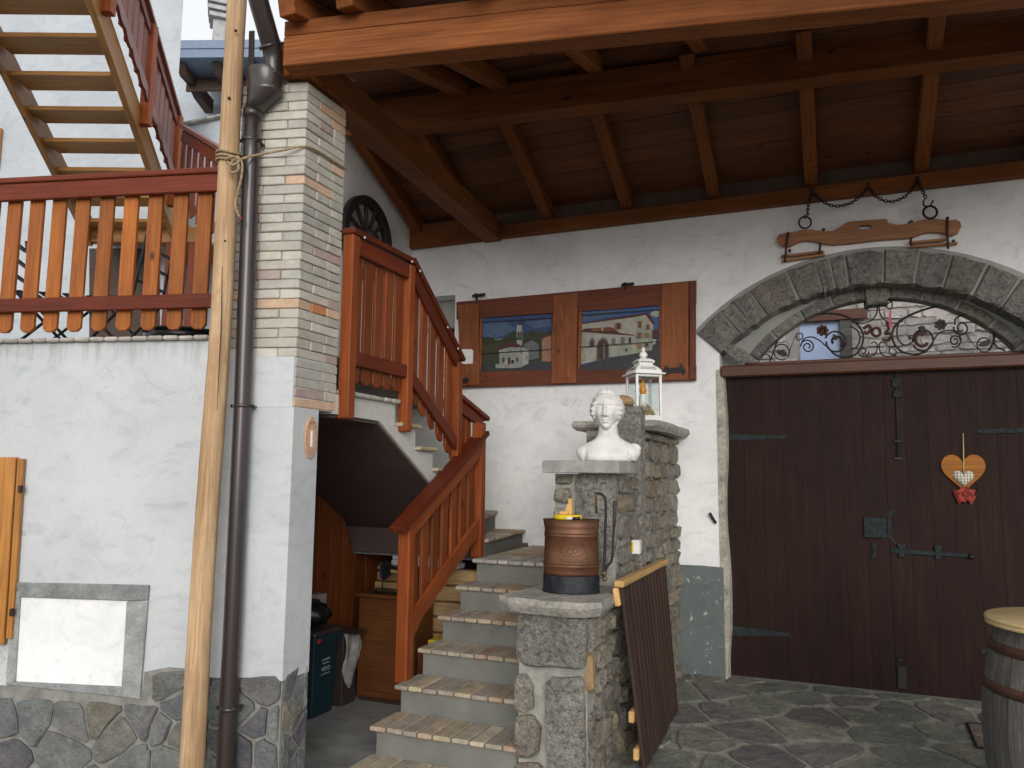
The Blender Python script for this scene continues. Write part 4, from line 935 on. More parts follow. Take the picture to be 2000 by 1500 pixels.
# ================================================================== THINGS ON THE WHITE WALL
# ------------------------------------------------------------------ wrought iron fanlight
fg = thing('fanlight_grille', 'black wrought iron scroll grille in the arched opening above the door', 'grille', (DX, YB + 0.25, 2.54))
YG = YB + 0.25
def gp(u, v): return atY(1480 + .26 * u, 330 + .26 * v, YG)
def gcurve(pts, r=0.0065, n=8, mat=None): return tube('scroll', bez([gp(*p) for p in pts], n), r, mat or M_iron, fg, 6)
def spiral(cx, cy, r0, r1, a0, turns, r=0.006, mat=None, n=None):
    n = n or int(18 * abs(turns)) + 4
    return tube('scroll', [gp(cx + (r0 + (r1 - r0) * k / n) * math.cos(R_(a0) + turns * 2 * math.pi * k / n), cy + (r0 + (r1 - r0) * k / n) * math.sin(R_(a0) + turns * 2 * math.pi * k / n)) for k in range(n + 1)], r, mat or M_iron, fg, 6)
gcurve([(240, 1190), (330, 1120), (480, 1088), (620, 1095), (730, 1150), (790, 1240), (780, 1330), (730, 1395), (650, 1415), (575, 1390), (520, 1330)], 0.008)
gcurve([(690, 1180), (745, 1210), (768, 1270), (745, 1335), (700, 1350)], 0.006)
spiral(585, 1300, 82, 70, 200, 0.95, 0.008); spiral(585, 1300, 60, 20, 40, -0.7, 0.011)
gcurve([(1740, 1360), (1775, 1270), (1745, 1160), (1650, 1075), (1520, 1040), (1370, 1030), (1240, 1060), (1120, 1110), (1040, 1170), (1010, 1240), (1030, 1320), (1090, 1375), (1180, 1392), (1260, 1370), (1310, 1310)], 0.009)
gcurve([(1060, 1150), (1045, 1220), (1060, 1290), (1110, 1325), (1160, 1300)], 0.006)
spiral(1240, 1285, 82, 74, 150, -0.95, 0.008); spiral(1240, 1285, 66, 40, -60, -0.75, 0.012, M_rust)
for sx in (-1, 1):
    m = lambda u: 905 + sx * (u - 905)
    gcurve([(m(800), 1020), (m(808), 1050), (m(835), 1045), (m(838), 1015), (m(805), 1000), (m(800), 1030)][::-1], 0.005)
    gcurve([(m(800), 1000), (m(835), 978), (m(875), 990), (m(898), 1040), (m(885), 1100), (m(840), 1145), (m(770), 1160), (m(720), 1140)], 0.006)
    spiral(m(790), 1370, 45, 14, 0, 1.3 * sx, 0.0055)
    gcurve([(m(850), 1310), (m(880), 1300), (m(898), 1330), (m(880), 1390), (m(830), 1410), (m(770), 1400)], 0.0055)
spiral(180, 1375, 60, 56, 60, 0.95, 0.0055); spiral(60, 1430, 42, 30, 200, 0.8, 0.0055); gcurve([(100, 1430), (125, 1350), (160, 1270), (240, 1185)], 0.0065)
spiral(375, 1335, 55, 12, 180, 1.7, 0.006); gcurve([(320, 1335), (345, 1280), (400, 1262), (460, 1285), (510, 1330)], 0.006)
gcurve([(290, 1240), (330, 1235), (335, 1270), (300, 1285), (290, 1250)], 0.005); gcurve([(230, 1400), (260, 1310), (295, 1235)], 0.003)
spiral(1480, 1290, 50, 12, 120, -1.7, 0.006); gcurve([(1320, 1290), (1360, 1235), (1430, 1212), (1500, 1225), (1530, 1290)], 0.006)
gcurve([(1480, 1170), (1490, 1120), (1560, 1095), (1640, 1110), (1700, 1160)], 0.0065); spiral(1530, 1195, 60, 18, 190, -1.4, 0.006)
gcurve([(1770, 1290), (1800, 1340), (1860, 1365)], 0.006); spiral(1700, 1320, 56, 50, 20, 0.9, 0.0055); gcurve([(1560, 1230), (1600, 1290), (1650, 1350)], 0.003)
def leaf(u, v, su, sv, rot, mat, nm='leaf'):
    pts = []
    for k in range(14):
        t = 2 * math.pi * k / 14; x = su * math.cos(t); y_ = sv * math.sin(t) * (1 + .3 * math.cos(t)); pts.append(gp(u + x * math.cos(rot) - y_ * math.sin(rot), v + x * math.sin(rot) + y_ * math.cos(rot)))
    return prism(nm, [p - YV * 0.008 for p in pts], (0, -0.006, 0), mat, fg, 0.0015)
for u, v, a, b, r, m in ((180, 1385, 42, 20, 0.3, M_iron), (1700, 1315, 48, 22, -0.3, M_iron), (580, 1265, 26, 16, 1.0, M_iron), (1230, 1200, 30, 20, 0.2, M_iron), (1230, 1240, 22, 14, 1.2, M_rust), (1140, 1270, 18, 12, 0.8, M_iron), (660, 1300, 18, 10, 1.3, M_rust)): leaf(u, v, a, b, r, m)
for u, v, m in ((1372, 1172, M_iron), (486, 1215, M_rust)):
    for k in range(7): t = 2 * math.pi * k / 7; leaf(u + 30 * math.cos(t), v + 26 * math.sin(t), 18, 15, t, m, 'petal')
    leaf(u, v, 26, 24, 0, m, 'flower_eye')
gcurve([(795, 1200), (830, 1175), (848, 1200), (825, 1235), (795, 1225)], 0.012, 6, M_rust); spiral(890, 1225, 32, 30, 0, 1.0, 0.012, M_rust)
gcurve([(935, 1280), (985, 1285), (1000, 1240), (960, 1235), (985, 1195), (965, 1150)], 0.012, 6, M_rust)
gcurve([(775, 1225), (800, 1235), (812, 1215)], 0.008, 6, M_rust)
rib = thing('pink_ribbon', 'narrow pink ribbon tied to the wrought iron scrolls over the door', 'ribbon', gp(995, 1130))
prism('ribbon_strip', [gp(a, b) - YV * 0.014 for a, b in ((990, 1060), (1000, 1060), (1006, 1200), (985, 1195), (982, 1120))], (0, -0.004, 0), M_pink, rib)

# ------------------------------------------------------------------ ox yoke and chain
yk = thing('ox_yoke', 'carved wooden ox yoke hanging above the stone arch', 'yoke', gp(830, 480) - YV * 0.3)
YY = YB - 0.055
def yp(u, v, y=YY): return atY(1480 + .26 * u, 330 + .26 * v, y)
out = [(143, 525), (160, 492), (215, 478), (265, 476), (325, 457), (400, 455), (470, 468), (560, 466), (612, 440), (655, 408), (690, 395), (830, 384), (955, 374), (976, 386), (974, 404), (1050, 420), (1120, 414), (1180, 394), (1240, 380), (1335, 372), (1440, 386), (1490, 378), (1522, 398), (1530, 432), (1505, 478), (1462, 496), (1420, 490), (1380, 474), (1290, 470), (1220, 486), (1160, 512), (1060, 520), (900, 530), (700, 556), (560, 566), (485, 556), (420, 540), (350, 535), (292, 550), (235, 580), (180, 576), (150, 552)]
hole = [(762, 422), (762, 456), (855, 448), (852, 418)]
k_ = 11
outl = out[:k_ + 1] + hole + [hole[0], out[k_]] + out[k_ + 1:]
prism('yoke_beam', [yp(*p) for p in outl], (0, 0.05, 0), M_yoke, yk, M=frame((1, 0, 0), (0, -1, 0), yp(830, 480)))
for (x0, y0, x1, y1) in ((175, 660, 495, 622), (180, 695, 505, 645), (1135, 555, 1415, 532), (1140, 585, 1500, 560)):
    beam('bow_strip', yp(x0, y0, YY + .02), yp(x1, y1, YY + .02), 0.035, 0.019, M_yoke, yk)
for (x0, y0, x1, y1) in ((228, 476, 205, 700), (470, 560, 468, 640), (1425, 380, 1430, 600), (1150, 515, 1155, 575)):
    tube('strap', [yp(x0, y0, YY - .01), yp((x0 + x1) / 2 - 4, (y0 + y1) / 2, YY - .014), yp(x1, y1, YY - .005)], 0.009, M_rust, yk, 6)
for (u, v) in ((495, 458), (1155, 398), (1425, 372), (240, 615), (1470, 545), (1140, 408)):
    lathe('peg', [(0.005, -.012), (0.011, -.006), (0.012, 0.008), (0.006, 0.014)], yp(u, v, YY + .01), M_rust, yk, 8)
tube('ring', [yp(355 + 46 * math.cos(t), 402 + 44 * math.sin(t), YY - .02) for t in np.linspace(0, 2 * math.pi, 25)[:-1]], 0.007, M_iron, yk, 6, True)
tube('ring', [yp(1295 + 52 * math.cos(t), 325 + 46 * math.sin(t), YY - .02) for t in np.linspace(0, 2 * math.pi, 25)[:-1]], 0.009, M_iron, yk, 6, True)
ch = thing('iron_chain', 'rusty iron chain looped along the roof plate above the yoke', 'chain', yp(830, 200))
def links(path, n):
    P = bez(path, 12); L = [0]
    for a, b in zip(P, P[1:]): L.append(L[-1] + (b - a).length)
    out_ = []
    for k in range(n):
        s = L[-1] * (k + .5) / n; i = max(j for j in range(len(L)) if L[j] <= s); i = min(i, len(P) - 2)
        t = (s - L[i]) / max(1e-6, L[i + 1] - L[i]); c = P[i].lerp(P[i + 1], t); d = (P[i + 1] - P[i]).normalized()
        nrm = YV if k % 2 else d.cross(YV).normalized(); hl = L[-1] / n * 0.72
        pts = [c + d * hl * math.cos(q) + (nrm.cross(d)) * 0.010 * math.sin(q) for q in np.linspace(0, 2 * math.pi, 11)[:-1]]
        out_.append(tubeverts(pts, 0.0042, 5, True))
    return out_
yc_ = YB - 0.098
cp = lambda u, v: atY(1480 + .26 * u, 330 + .26 * v, yc_)
parts = []
for path, n in (([(410, 165), (385, 250), (372, 335)], 9), ([(412, 170), (470, 230), (540, 270), (610, 278), (700, 255), (770, 205), (825, 140)], 20), ([(838, 140), (880, 200), (950, 238), (1020, 243), (1100, 210), (1160, 150), (1200, 85)], 20), ([(1205, 90), (1235, 160), (1262, 215)], 8)):
    parts += links([cp(*p) for p in path], n)
v, f = multi(parts); mk('chain_links', v, f, M_iron, ch, smooth=True)
tube('chain_hook', bez([cp(372, 335), cp(352, 352), cp(350, 368), cp(365, 365), cp(385, 330)], 5), 0.005, M_iron, ch, 6)
tube('chain_hook', bez([cp(1262, 215), cp(1245, 245), cp(1250, 275), cp(1290, 280), cp(1318, 235)], 5), 0.006, M_iron, ch, 6)
for u, v in ((408, 155), (832, 112), (1205, 65)): tube('nail', [atY(1480 + .26 * u, 330 + .26 * v, yc_ - .02), atY(1480 + .26 * u, 330 + .26 * v, yc_ + .03)], 0.012, M_iron, ch, 8)

# ------------------------------------------------------------------ old shutter with two painted views
sh = thing('painted_shutter', 'old wooden shutter hung sideways with two painted village views', 'shutter', atY(1125, 660, YB))
YS = YB - 0.045
def sp3(x, y_, y=YS): return atY(x, y_, y)
def panel(nm, pts, th, mat, y=YS, bev=0.003, par=None, vert=False):
    P = [sp3(a, b, YS) for a, b in pts]
    c = sum(P, Vector()) / len(P); c.y = y
    return prism(nm, [Vector((p.x, y, p.z)) for p in P], (0, -th, 0), mat, par or sh, bev, M=frame((0, 0, 1) if vert else (1, 0, 0), (0, -1, 0), c))
panel('back_board', [(893, 591), (1358, 550), (1358, 741), (899, 756)], 0.025, M_oldd, YB - 0.006)
panel('rail', [(892, 590), (1360, 548), (1360, 592), (1126, 609), (892, 624)], 0.022, M_oldd, YB - 0.032)
panel('rail', [(936, 727), (1360, 713), (1360, 743), (899, 757), (899, 729)], 0.022, M_oldd, YB - 0.032)
panel('batten', [(896, 597), (937, 594), (938, 752), (902, 754)], 0.018, M_old, YB - 0.055, vert=True)
panel('batten', [(1082, 578), (1130, 574), (1127, 748), (1078, 750)], 0.018, M_old, YB - 0.055, vert=True)
panel('batten', [(1294, 557), (1346, 552), (1345, 742), (1292, 744)], 0.018, M_old, YB - 0.055, vert=True)
panel('edge_stile', [(1348, 551), (1360, 549), (1360, 742), (1348, 742)], 0.018, M_oldd, YB - 0.055, vert=True)
panel('frame_bead', [(938, 622), (942, 620), (940, 727), (936, 727)], 0.02, M_old, YB - 0.034); panel('frame_bead', [(1131, 609), (1137, 606), (1134, 721), (1128, 721)], 0.02, M_old, YB - 0.034); panel('frame_bead', [(1288, 596), (1294, 595), (1292, 714), (1286, 714)], 0.02, M_old, YB - 0.034)
panel('white_notch_plate', [(902, 686), (906, 683), (924, 683), (927, 686), (926, 711), (904, 712)], 0.004, M_white, YB - 0.0735)  # white plate standing for a notch through which the wall shows
for pts in ([(1297, 722), (1303, 714), (1308, 720), (1328, 718), (1332, 710), (1337, 720), (1341, 726), (1336, 734), (1331, 728), (1306, 731), (1302, 738)], [(902, 742), (914, 738), (918, 744), (912, 750), (903, 750)]): panel('hinge_iron', pts, 0.008, M_iron, YB - 0.0735, 0.001)
for x, y_ in ((935, 577), (1226, 556)):
    tube('hanging_pin', [sp3(x - 12, y_ + 1), sp3(x + 12, y_ - 2)], 0.014, M_iron, sh, 8); tube('hanging_pin', [sp3(x - 4, y_ + 10), sp3(x - 6, y_ - 4)], 0.012, M_iron, sh, 8)
_pc = {}
def paint(c):
    if c not in _pc: _pc[c] = m_plain('paint_%d' % len(_pc), tuple(q * 0.72 for q in c), 0.6, var=0.22, scale=18, bump=0.1)
    return _pc[c]
def painting(layers, conv):
    vs_, fs_, mats, mi = [], [], [], []
    for k, (c, pts) in enumerate(layers):
        m = paint(c)
        if m not in mats: mats.append(m)
        i = len(vs_); yy = YB - 0.0325 - 0.00045 * k
        for p in pts:
            q = sp3(*conv(*p)); vs_.append((q.x, yy, q.z))
        fs_.append(list(range(i, i + len(pts)))); mi.append(mats.index(m))
    c0 = Vector(vs_[0])
    me = bpy.data.meshes.new('painting'); me.from_pydata([tuple(Vector(v_) - c0) for v_ in vs_], [], fs_)
    for m in mats: me.materials.append(m)
    me.polygons.foreach_set('material_index', mi); me.update()
    return place(bpy.data.objects.new('painting', me), sh, Matrix.Translation(c0))
def rc(x0, y0, x1, y1): return [(x0, y0), (x1, y0), (x1, y1), (x0, y1)]
BL, B2, GR, G2, DK, GY, RD, WH, W2, PK, BK = (0.035, 0.075, 0.20), (0.09, 0.15, 0.26), (0.035, 0.045, 0.012), (0.055, 0.06, 0.02), (0.045, 0.048, 0.055), (0.16, 0.17, 0.18), (0.10, 0.022, 0.016), (0.46, 0.45, 0.40), (0.36, 0.37, 0.34), (0.42, 0.20, 0.12), (0.012, 0.012, 0.014)
tag(painting([(BL, rc(110, 140, 1690, 1460)), (B2, [(140, 330), (600, 300), (900, 480), (600, 640), (300, 700), (140, 650)]), (B2, [(1100, 330), (1650, 260), (1680, 420), (1300, 480)]),
  (GR, [(110, 690), (250, 660), (420, 690), (500, 735), (600, 700), (760, 590), (860, 530), (1000, 560), (1090, 590), (1250, 520), (1400, 545), (1520, 580), (1690, 520), (1690, 1300), (110, 1300)]), (G2, [(120, 900), (500, 800), (520, 1180), (300, 1280), (120, 1290)]),
  (WH, [(385, 690), (440, 715), (500, 722), (600, 680), (560, 715), (500, 738), (430, 728)]), (DK, [(110, 1300), (500, 1240), (1100, 1240), (1690, 1180), (1690, 1460), (110, 1460)]),
  (GY, [(1080, 820), (1240, 740), (1400, 830), (1405, 1140), (1200, 1190), (1060, 1150)]), (PK, [(1480, 700), (1560, 660), (1690, 610), (1690, 1220), (1470, 1220)]), (RD, [(1480, 710), (1500, 680), (1690, 595), (1690, 625)]),
  (WH, rc(908, 400, 1042, 860)), (DK, [(945, 400), (960, 300), (1000, 190), (1025, 300), (1045, 400)]), (DK, rc(925, 560, 975, 700)), (DK, rc(985, 560, 1030, 700)), (W2, rc(900, 520, 1055, 560)), (DK, rc(908, 690, 1048, 735)), (GY, rc(1020, 400, 1048, 860)),
  (W2, [(510, 960), (720, 900), (1050, 900), (1180, 960), (1175, 1270), (1030, 1340), (520, 1360)]), (WH, [(1045, 900), (1180, 960), (1170, 1270), (1040, 1300)]), (RD, [(400, 960), (700, 800), (880, 790), (1190, 960), (1040, 900), (760, 900), (520, 960)]),
  (RD, rc(710, 1130, 770, 1320)), (DK, rc(590, 1130, 640, 1250)), (DK, rc(900, 1130, 945, 1225)), (DK, rc(1128, 1080, 1142, 1170)), (WH, [(640, 1190), (680, 1180), (695, 1340), (630, 1340)]), (W2, [(430, 1270), (560, 1300), (1040, 1270), (1040, 1350), (800, 1375), (440, 1370)]), (DK, rc(1225, 1080, 1260, 1120)), (BK, rc(790, 1190, 850, 1270)),
  (BK, [(150, 335), (1690, 232), (1690, 250), (150, 353)]), (BK, [(120, 1040), (1690, 942), (1690, 962), (120, 1060)]), (BK, rc(1006, 880, 1020, 1040)), (BK, [(750, 1000), (765, 950), (780, 1000)])],
  lambda u, v: (930 + u * .08666, 600 + v * .08666)), 'painted view of a small white church with a bell tower below dark hills')
B4, CR, C2, OR, BR = (0.05, 0.13, 0.33), (0.47, 0.46, 0.38), (0.40, 0.42, 0.31), (0.42, 0.17, 0.05), (0.075, 0.03, 0.022)
stn = [(c, rc(x, y_, x + 16, y_ + 9)) for c in ((0.19, 0.20, 0.15),) for x, y_ in [(165 + random.randint(0, 80), 670 + 16 * k) for k in range(36)] + [(300 + 36 * k, 1205 + random.randint(-6, 16) - 3 * k) for k in range(8)] + [(940 + random.randint(0, 260), 900 + 8 * k) for k in range(26)] + [(1310 + random.randint(0, 320), 560 + 18 * k) for k in range(26)]]
tag(painting([(B4, rc(140, 50, 1810, 1420)), (B2, [(160, 220), (900, 170), (1200, 190), (600, 320), (160, 380)]), (WH, [(1600, 230), (1680, 175), (1790, 185), (1800, 290), (1720, 315), (1620, 280)]),
  (CR, [(160, 450), (1050, 340), (1300, 290), (1500, 250), (1665, 480), (1650, 1010), (1200, 1090), (160, 800)]), (C2, [(1290, 560), (1640, 560), (1630, 1000), (1290, 1070)]), (RD, [(160, 430), (700, 340), (1480, 220), (1560, 220), (1700, 440), (1680, 490), (1500, 260), (1300, 305), (160, 460)]),
  (RD, [(160, 590), (240, 550), (780, 520), (960, 640), (1270, 680), (1270, 700), (700, 665), (160, 620)]), (CR, [(150, 620), (700, 670), (1215, 700), (1205, 1090), (760, 1150), (140, 1300)]), (C2, [(150, 620), (275, 640), (240, 1270), (140, 1300)]), (C2, [(940, 900), (1205, 860), (1200, 1080), (930, 1140)])] +
  [(OR, [(x, 540 + (x > 700) * 0), (x + 14, 540), (x + 30, 600), (x + 14, 600)]) for x in range(380, 900, 34)] +
  [(GY, [(475, 1230), (480, 900), (530, 790), (620, 730), (700, 770), (745, 880), (745, 1160), (715, 1190)]), (BR, [(508, 1220), (505, 900), (560, 800), (630, 770), (700, 830), (725, 900), (725, 1170)]), (GY, rc(625, 870, 660, 1190)), (WH, rc(585, 460, 625, 600)),
  (GY, [(330, 950), (335, 800), (390, 725), (445, 790), (445, 930)]), (RD, [(350, 930), (355, 850), (390, 790), (425, 850), (425, 925)]), (GY, [(795, 880), (800, 790), (850, 740), (880, 790), (880, 880)]), (GY, rc(990, 730, 1075, 870)), (DK, rc(1160, 740, 1210, 855)), (DK, rc(1085, 975, 1130, 1035)),
  (OR, rc(850, 450, 1015, 560)), (DK, rc(905, 440, 985, 560)), (OR, rc(1350, 400, 1435, 535)), (DK, rc(1375, 410, 1410, 530)), (OR, rc(1520, 470, 1600, 570)), (DK, rc(1545, 475, 1580, 565)), (OR, rc(1320, 640, 1450, 745)), (B4, rc(1370, 640, 1410, 750)), (OR, rc(1500, 650, 1590, 740)), (GY, rc(1530, 650, 1565, 740)), (OR, rc(1355, 870, 1420, 965)), (DK, rc(1510, 860, 1580, 930)), (RD, rc(1660, 580, 1770, 760)), (WH, rc(1665, 780, 1735, 930)),
  (DK, [(140, 1330), (760, 1170), (1300, 1080), (1650, 1010), (1670, 900), (1810, 820), (1810, 1420), (140, 1420)]), (BK, [(150, 270), (1810, 150), (1810, 165), (150, 288)]), (BK, [(140, 938), (1810, 820), (1810, 835), (140, 955)])] + stn,
  lambda u, v: (1120 + u * .0933, 590 + v * .0933)), 'painted view of a cream house with red roofs, orange shutters and an arched gate')

# ------------------------------------------------------------------ wagon wheel on the side wall
wh = thing('wagon_wheel', 'dark spoked wagon wheel leaning on the side wall above the landing', 'wheel', (-3.75, 5.62, 3.2))
wc, wr = Vector((-3.75, 5.62, 3.66)), 0.375
def ringx(nm, r0, r1, th, mat, n=40):
    vs_ = []; fs_ = []
    for k in range(n):
        t = 2 * math.pi * k / n
        for r, x in ((r0, -th / 2), (r1, -th / 2), (r1, th / 2), (r0, th / 2)): vs_.append(wc + Vector((x, r * math.cos(t), r * math.sin(t))))
    for k in range(n):
        j = (k + 1) % n
        for q in range(4): fs_.append([4 * k + q, 4 * k + (q + 1) % 4, 4 * j + (q + 1) % 4, 4 * j + q])
    return mk(nm, vs_, fs_, mat, wh)
ringx('felloe', wr - 0.075, wr - 0.008, 0.05, M_wheel); ringx('iron_tyre', wr - 0.007, wr, 0.056, M_iron)
for k in range(12):
    t = 2 * math.pi * k / 12 + 0.12; d = Vector((0, math.cos(t), math.sin(t))); beam('spoke', wc + d * 0.06, wc + d * (wr - 0.07), 0.03, 0.034, M_wheel, wh, up=(1, 0, 0), bev=0.006)
tube('hub', [wc + Vector((x, 0, 0)) for x in (-0.04, -0.02, 0.04, 0.09, 0.10)], [0.06, 0.078, 0.075, 0.052, 0.03], M_wheel, wh, 16)
# ================================================================== THINGS ON THE PARAPET
# ------------------------------------------------------------------ plaster bust
def sst(x, a, b):
    t = np.clip((x - a) / (b - a), 0, 1); return t * t * (3 - 2 * t)
def make_bust():
    nu, nv = 150, 110
    th = np.linspace(0, 2 * np.pi, nu, endpoint=False); ph = np.linspace(0.02, np.pi - 0.02, nv)
    T, P = np.meshgrid(th, ph)
    ux, uy, uz = np.sin(P) * np.sin(T), -np.sin(P) * np.cos(T), np.cos(P)
    x, y, z = ux * 0.072, uy * 0.094, uz * 0.114
    low = sst(-z, 0.0, 0.112)
    x = x * (1 - 0.40 * low ** 1.2); front = sst(-uy, 0.1, 0.6)
    y = y * (1 - 0.06 * front)
    y = y + 0.020 * sst(-z, 0.03, 0.11) * sst(uy, -0.2, 0.6) * -1
    y = y - 0.012 * front * sst(-z, 0.05, 0.10)
    G = lambda cx, cz, sx, sz: np.exp(-((x - cx) / sx) ** 2 - ((z - cz) / sz) ** 2)
    d = np.zeros_like(x)
    t = np.clip((0.034 - z) / 0.066, 0, 1); KF = 1.25
    d += np.exp(-(x / (0.0075 + 0.0035 * t)) ** 2) * (0.007 + 0.019 * t) * sst(z, -0.040, -0.029) * sst(-z, -0.060, -0.02)
    for s in (-1, 1):
        d += 0.007 * G(s * 0.0125, -0.029, 0.0055, 0.0055)
        d += 0.0030 * G(s * 0.026, 0.034, 0.020, 0.0060)
        d -= 0.0088 * G(s * 0.0265, 0.017, 0.0135, 0.0085)
        d += 0.0072 * G(s * 0.029, 0.0140, 0.0100, 0.0055)
        d -= 0.0035 * G(s * 0.029, 0.0225, 0.014, 0.0022)
        d -= 0.0025 * G(s * 0.029, 0.0065, 0.012, 0.0022)
        d += 0.0045 * G(s * 0.038, -0.018, 0.020, 0.020)
        d -= 0.003 * G(s * 0.021, -0.056, 0.005, 0.006)
    d += 0.0065 * G(0, -0.0515, 0.016, 0.0042) + 0.0075 * G(0, -0.0635, 0.0135, 0.005) - 0.0055 * G(0, -0.0572, 0.019, 0.0018) - 0.0035 * G(0, -0.0735, 0.016, 0.005) + 0.009 * G(0, -0.092, 0.017, 0.012)
    y = y - KF * d * sst(-uy, 0.15, 0.5)
    face = (x / 0.0585) ** 2 + ((z + 0.020) / 0.084) ** 2
    hair = np.where(uy < 0, sst(face, 0.90, 1.12), 1.0) * sst(z, -0.085, -0.055)
    hair = np.maximum(hair, sst(z, 0.066, 0.078))
    wav = np.sin(z * 260 + np.abs(x) * 120 + 1.8 * np.sin(y * 60)) * np.where(z > 0.07, 0.45, 1.0)
    dh = hair * (0.010 + 0.0038 * wav + 0.010 * np.exp(-((z - 0.005) / 0.045) ** 2) * np.abs(ux) ** 2)
    dh -= 0.006 * hair * np.exp(-(x / 0.004) ** 2) * sst(z, 0.06, 0.09)
    dh -= 0.005 * np.exp(-((z - 0.088 + 0.15 * np.abs(x)) / 0.003) ** 2) * hair * (uy < 0.4)
    x, y, z = x + ux * dh, y + uy * dh, z + uz * dh
    a = np.radians(-5); x, y = x * np.cos(a) - y * np.sin(a), x * np.sin(a) + y * np.cos(a)
    hk = 1.17
    vs_ = [(x[i, j] * hk - 0.004, y[i, j] * hk - 0.012, z[i, j] * hk + 0.312) for i in range(nv) for j in range(nu)]
    fs_ = [[i * nu + j, i * nu + (j + 1) % nu, (i + 1) * nu + (j + 1) % nu, (i + 1) * nu + j] for i in range(nv - 1) for j in range(nu)]
    fs_ += [list(range(nu))[::-1], list(range((nv - 1) * nu, nv * nu))]
    rings = [(0.0, .176, .090, .0, 0), (.012, .183, .095, .0, 0), (.030, .193, .098, .0, 0), (.050, .200, .098, .002, 0), (.068, .201, .092, .006, 0), (.084, .192, .085, .010, 0), (.097, .172, .079, .012, 0), (.109, .143, .074, .013, 0), (.121, .113, .070, .013, 0), (.134, .089, .066, .012, 0), (.148, .073, .063, .010, 0), (.164, .064, .060, .006, 0), (.185, .060, .058, .002, 0), (.215, .058, .058, -.002, 0), (.25, .055, .056, -.004, 0), (.29, .042, .045, -.004, 0)]
    n = 64; o_ = len(vs_)
    for (zz, hw, hd, yc, xc) in rings:
        for k in range(n):
            t = 2 * math.pi * k / n; c, s = math.cos(t), math.sin(t); e = 2 / 2.35
            px, py = hw * abs(c) ** e * (1 if c > 0 else -1), hd * abs(s) ** e * (1 if s > 0 else -1)
            dz = 0
            if py < 0 and zz < 0.13:
                for sg in (-1, 1): py += 0.030 * math.exp(-((px - sg * 0.138) / 0.010) ** 2) * max(0, 1 - zz / 0.085)
                for sg in (-1, 1): py -= 0.020 * math.exp(-((px - sg * 0.065) / 0.05) ** 2) * math.exp(-((zz - .01) / .05) ** 2)
            if py < 0 and 0.10 < zz < 0.16: py -= 0.006 * math.exp(-((abs(px) - 0.05) / 0.035) ** 2) * math.exp(-((zz - .135) / .012) ** 2)
            if 0.16 < zz < 0.23 and py < 0:
                for sg in (-1, 1): py -= 0.005 * math.exp(-((px - sg * 0.03 * (zz - .13) / .06) / 0.010) ** 2)
            vs_.append((px + xc, py + yc, zz))
    for r in range(len(rings) - 1): fs_ += [[o_ + r * n + k, o_ + r * n + (k + 1) % n, o_ + (r + 1) * n + (k + 1) % n, o_ + (r + 1) * n + k] for k in range(n)]
    fs_ += [[o_ + k for k in range(n)][::-1], [o_ + (len(rings) - 1) * n + k for k in range(n)]]
    # bun at the nape and rolled drapery edge on one shoulder
    o2 = len(vs_); m = 16
    for i in range(9):
        p_ = math.pi * (i + .3) / 9.2
        for k in range(m): t = 2 * math.pi * k / m; vs_.append((0.038 * math.sin(p_) * math.cos(t), 0.098 + 0.035 * math.sin(p_) * math.sin(t), 0.330 + 0.036 * math.cos(p_)))
    for r in range(8): fs_ += [[o2 + r * m + k, o2 + r * m + (k + 1) % m, o2 + (r + 1) * m + (k + 1) % m, o2 + (r + 1) * m + k] for k in range(m)]
    fs_ += [[o2 + k for k in range(m)][::-1], [o2 + 8 * m + k for k in range(m)]]
    tv, tf = tubeverts(bez([(0.150, -0.01, 0.098), (0.180, -0.02, 0.090), (0.196, -0.03, 0.068)], 8), 0.013, 8)
    o3 = len(vs_); vs_ += [tuple(q) for q in tv]; fs_ += [[i + o3 for i in q] for q in tf]
    me = mesh('bust_raw', vs_, fs_, M_marble)
    o = bpy.data.objects.new('bust_raw', me); COL.objects.link(o)
    md = o.modifiers.new('r', 'REMESH'); md.mode = 'VOXEL'; md.voxel_size = 0.0027; md.use_smooth_shade = True
    bpy.context.view_layer.update()
    new = bpy.data.meshes.new_from_object(o.evaluated_get(bpy.context.evaluated_depsgraph_get()))
    bpy.data.objects.remove(o); bpy.data.meshes.remove(me)
    if not new.materials: new.materials.append(M_marble)
    new.polygons.foreach_set('use_smooth', [True] * len(new.polygons))
    return new
bust = bpy.data.objects.new('bust', make_bust())
place(bust, None, Matrix.Translation((-1.272, 4.60, 1.681)) @ Matrix.Rotation(R_(12), 4, 'Z') @ Matrix.Scale(0.985, 4))
tag(bust, 'white plaster bust of a woman with wavy hair on the grey slab', 'bust')
# ------------------------------------------------------------------ copper sprayer
sp0 = Vector((-1.375, 4.19, 0.946))
cs = thing('copper_sprayer', 'embossed copper backpack sprayer with black foot and pump lever on the low slab', 'sprayer', sp0)
SXX, SYY, SR = 1.0, 0.68, R_(12)
lathe('foot', [(0.150, 0.0), (0.162, 0.002), (0.163, 0.008), (0.158, 0.012), (0.158, 0.092), (0.155, 0.096)], sp0, M_blackp, cs, 48, SXX, SYY, rz=SR)
tk = [(0.153, 0.096), (0.155, 0.11), (0.155, 0.140), (0.1585, 0.143), (0.1585, 0.149), (0.155, 0.152), (0.155, 0.156), (0.1585, 0.159), (0.1585, 0.165), (0.154, 0.168), (0.150, 0.305), (0.1535, 0.308), (0.1535, 0.314), (0.150, 0.317), (0.150, 0.321), (0.1535, 0.324), (0.1535, 0.330), (0.149, 0.334), (0.152, 0.355), (0.161, 0.400), (0.157, 0.400), (0.147, 0.360), (0.02, 0.362)]
tnk = lathe('tank', tk, sp0, M_copper, cs, 64, SXX, SYY, rz=SR)
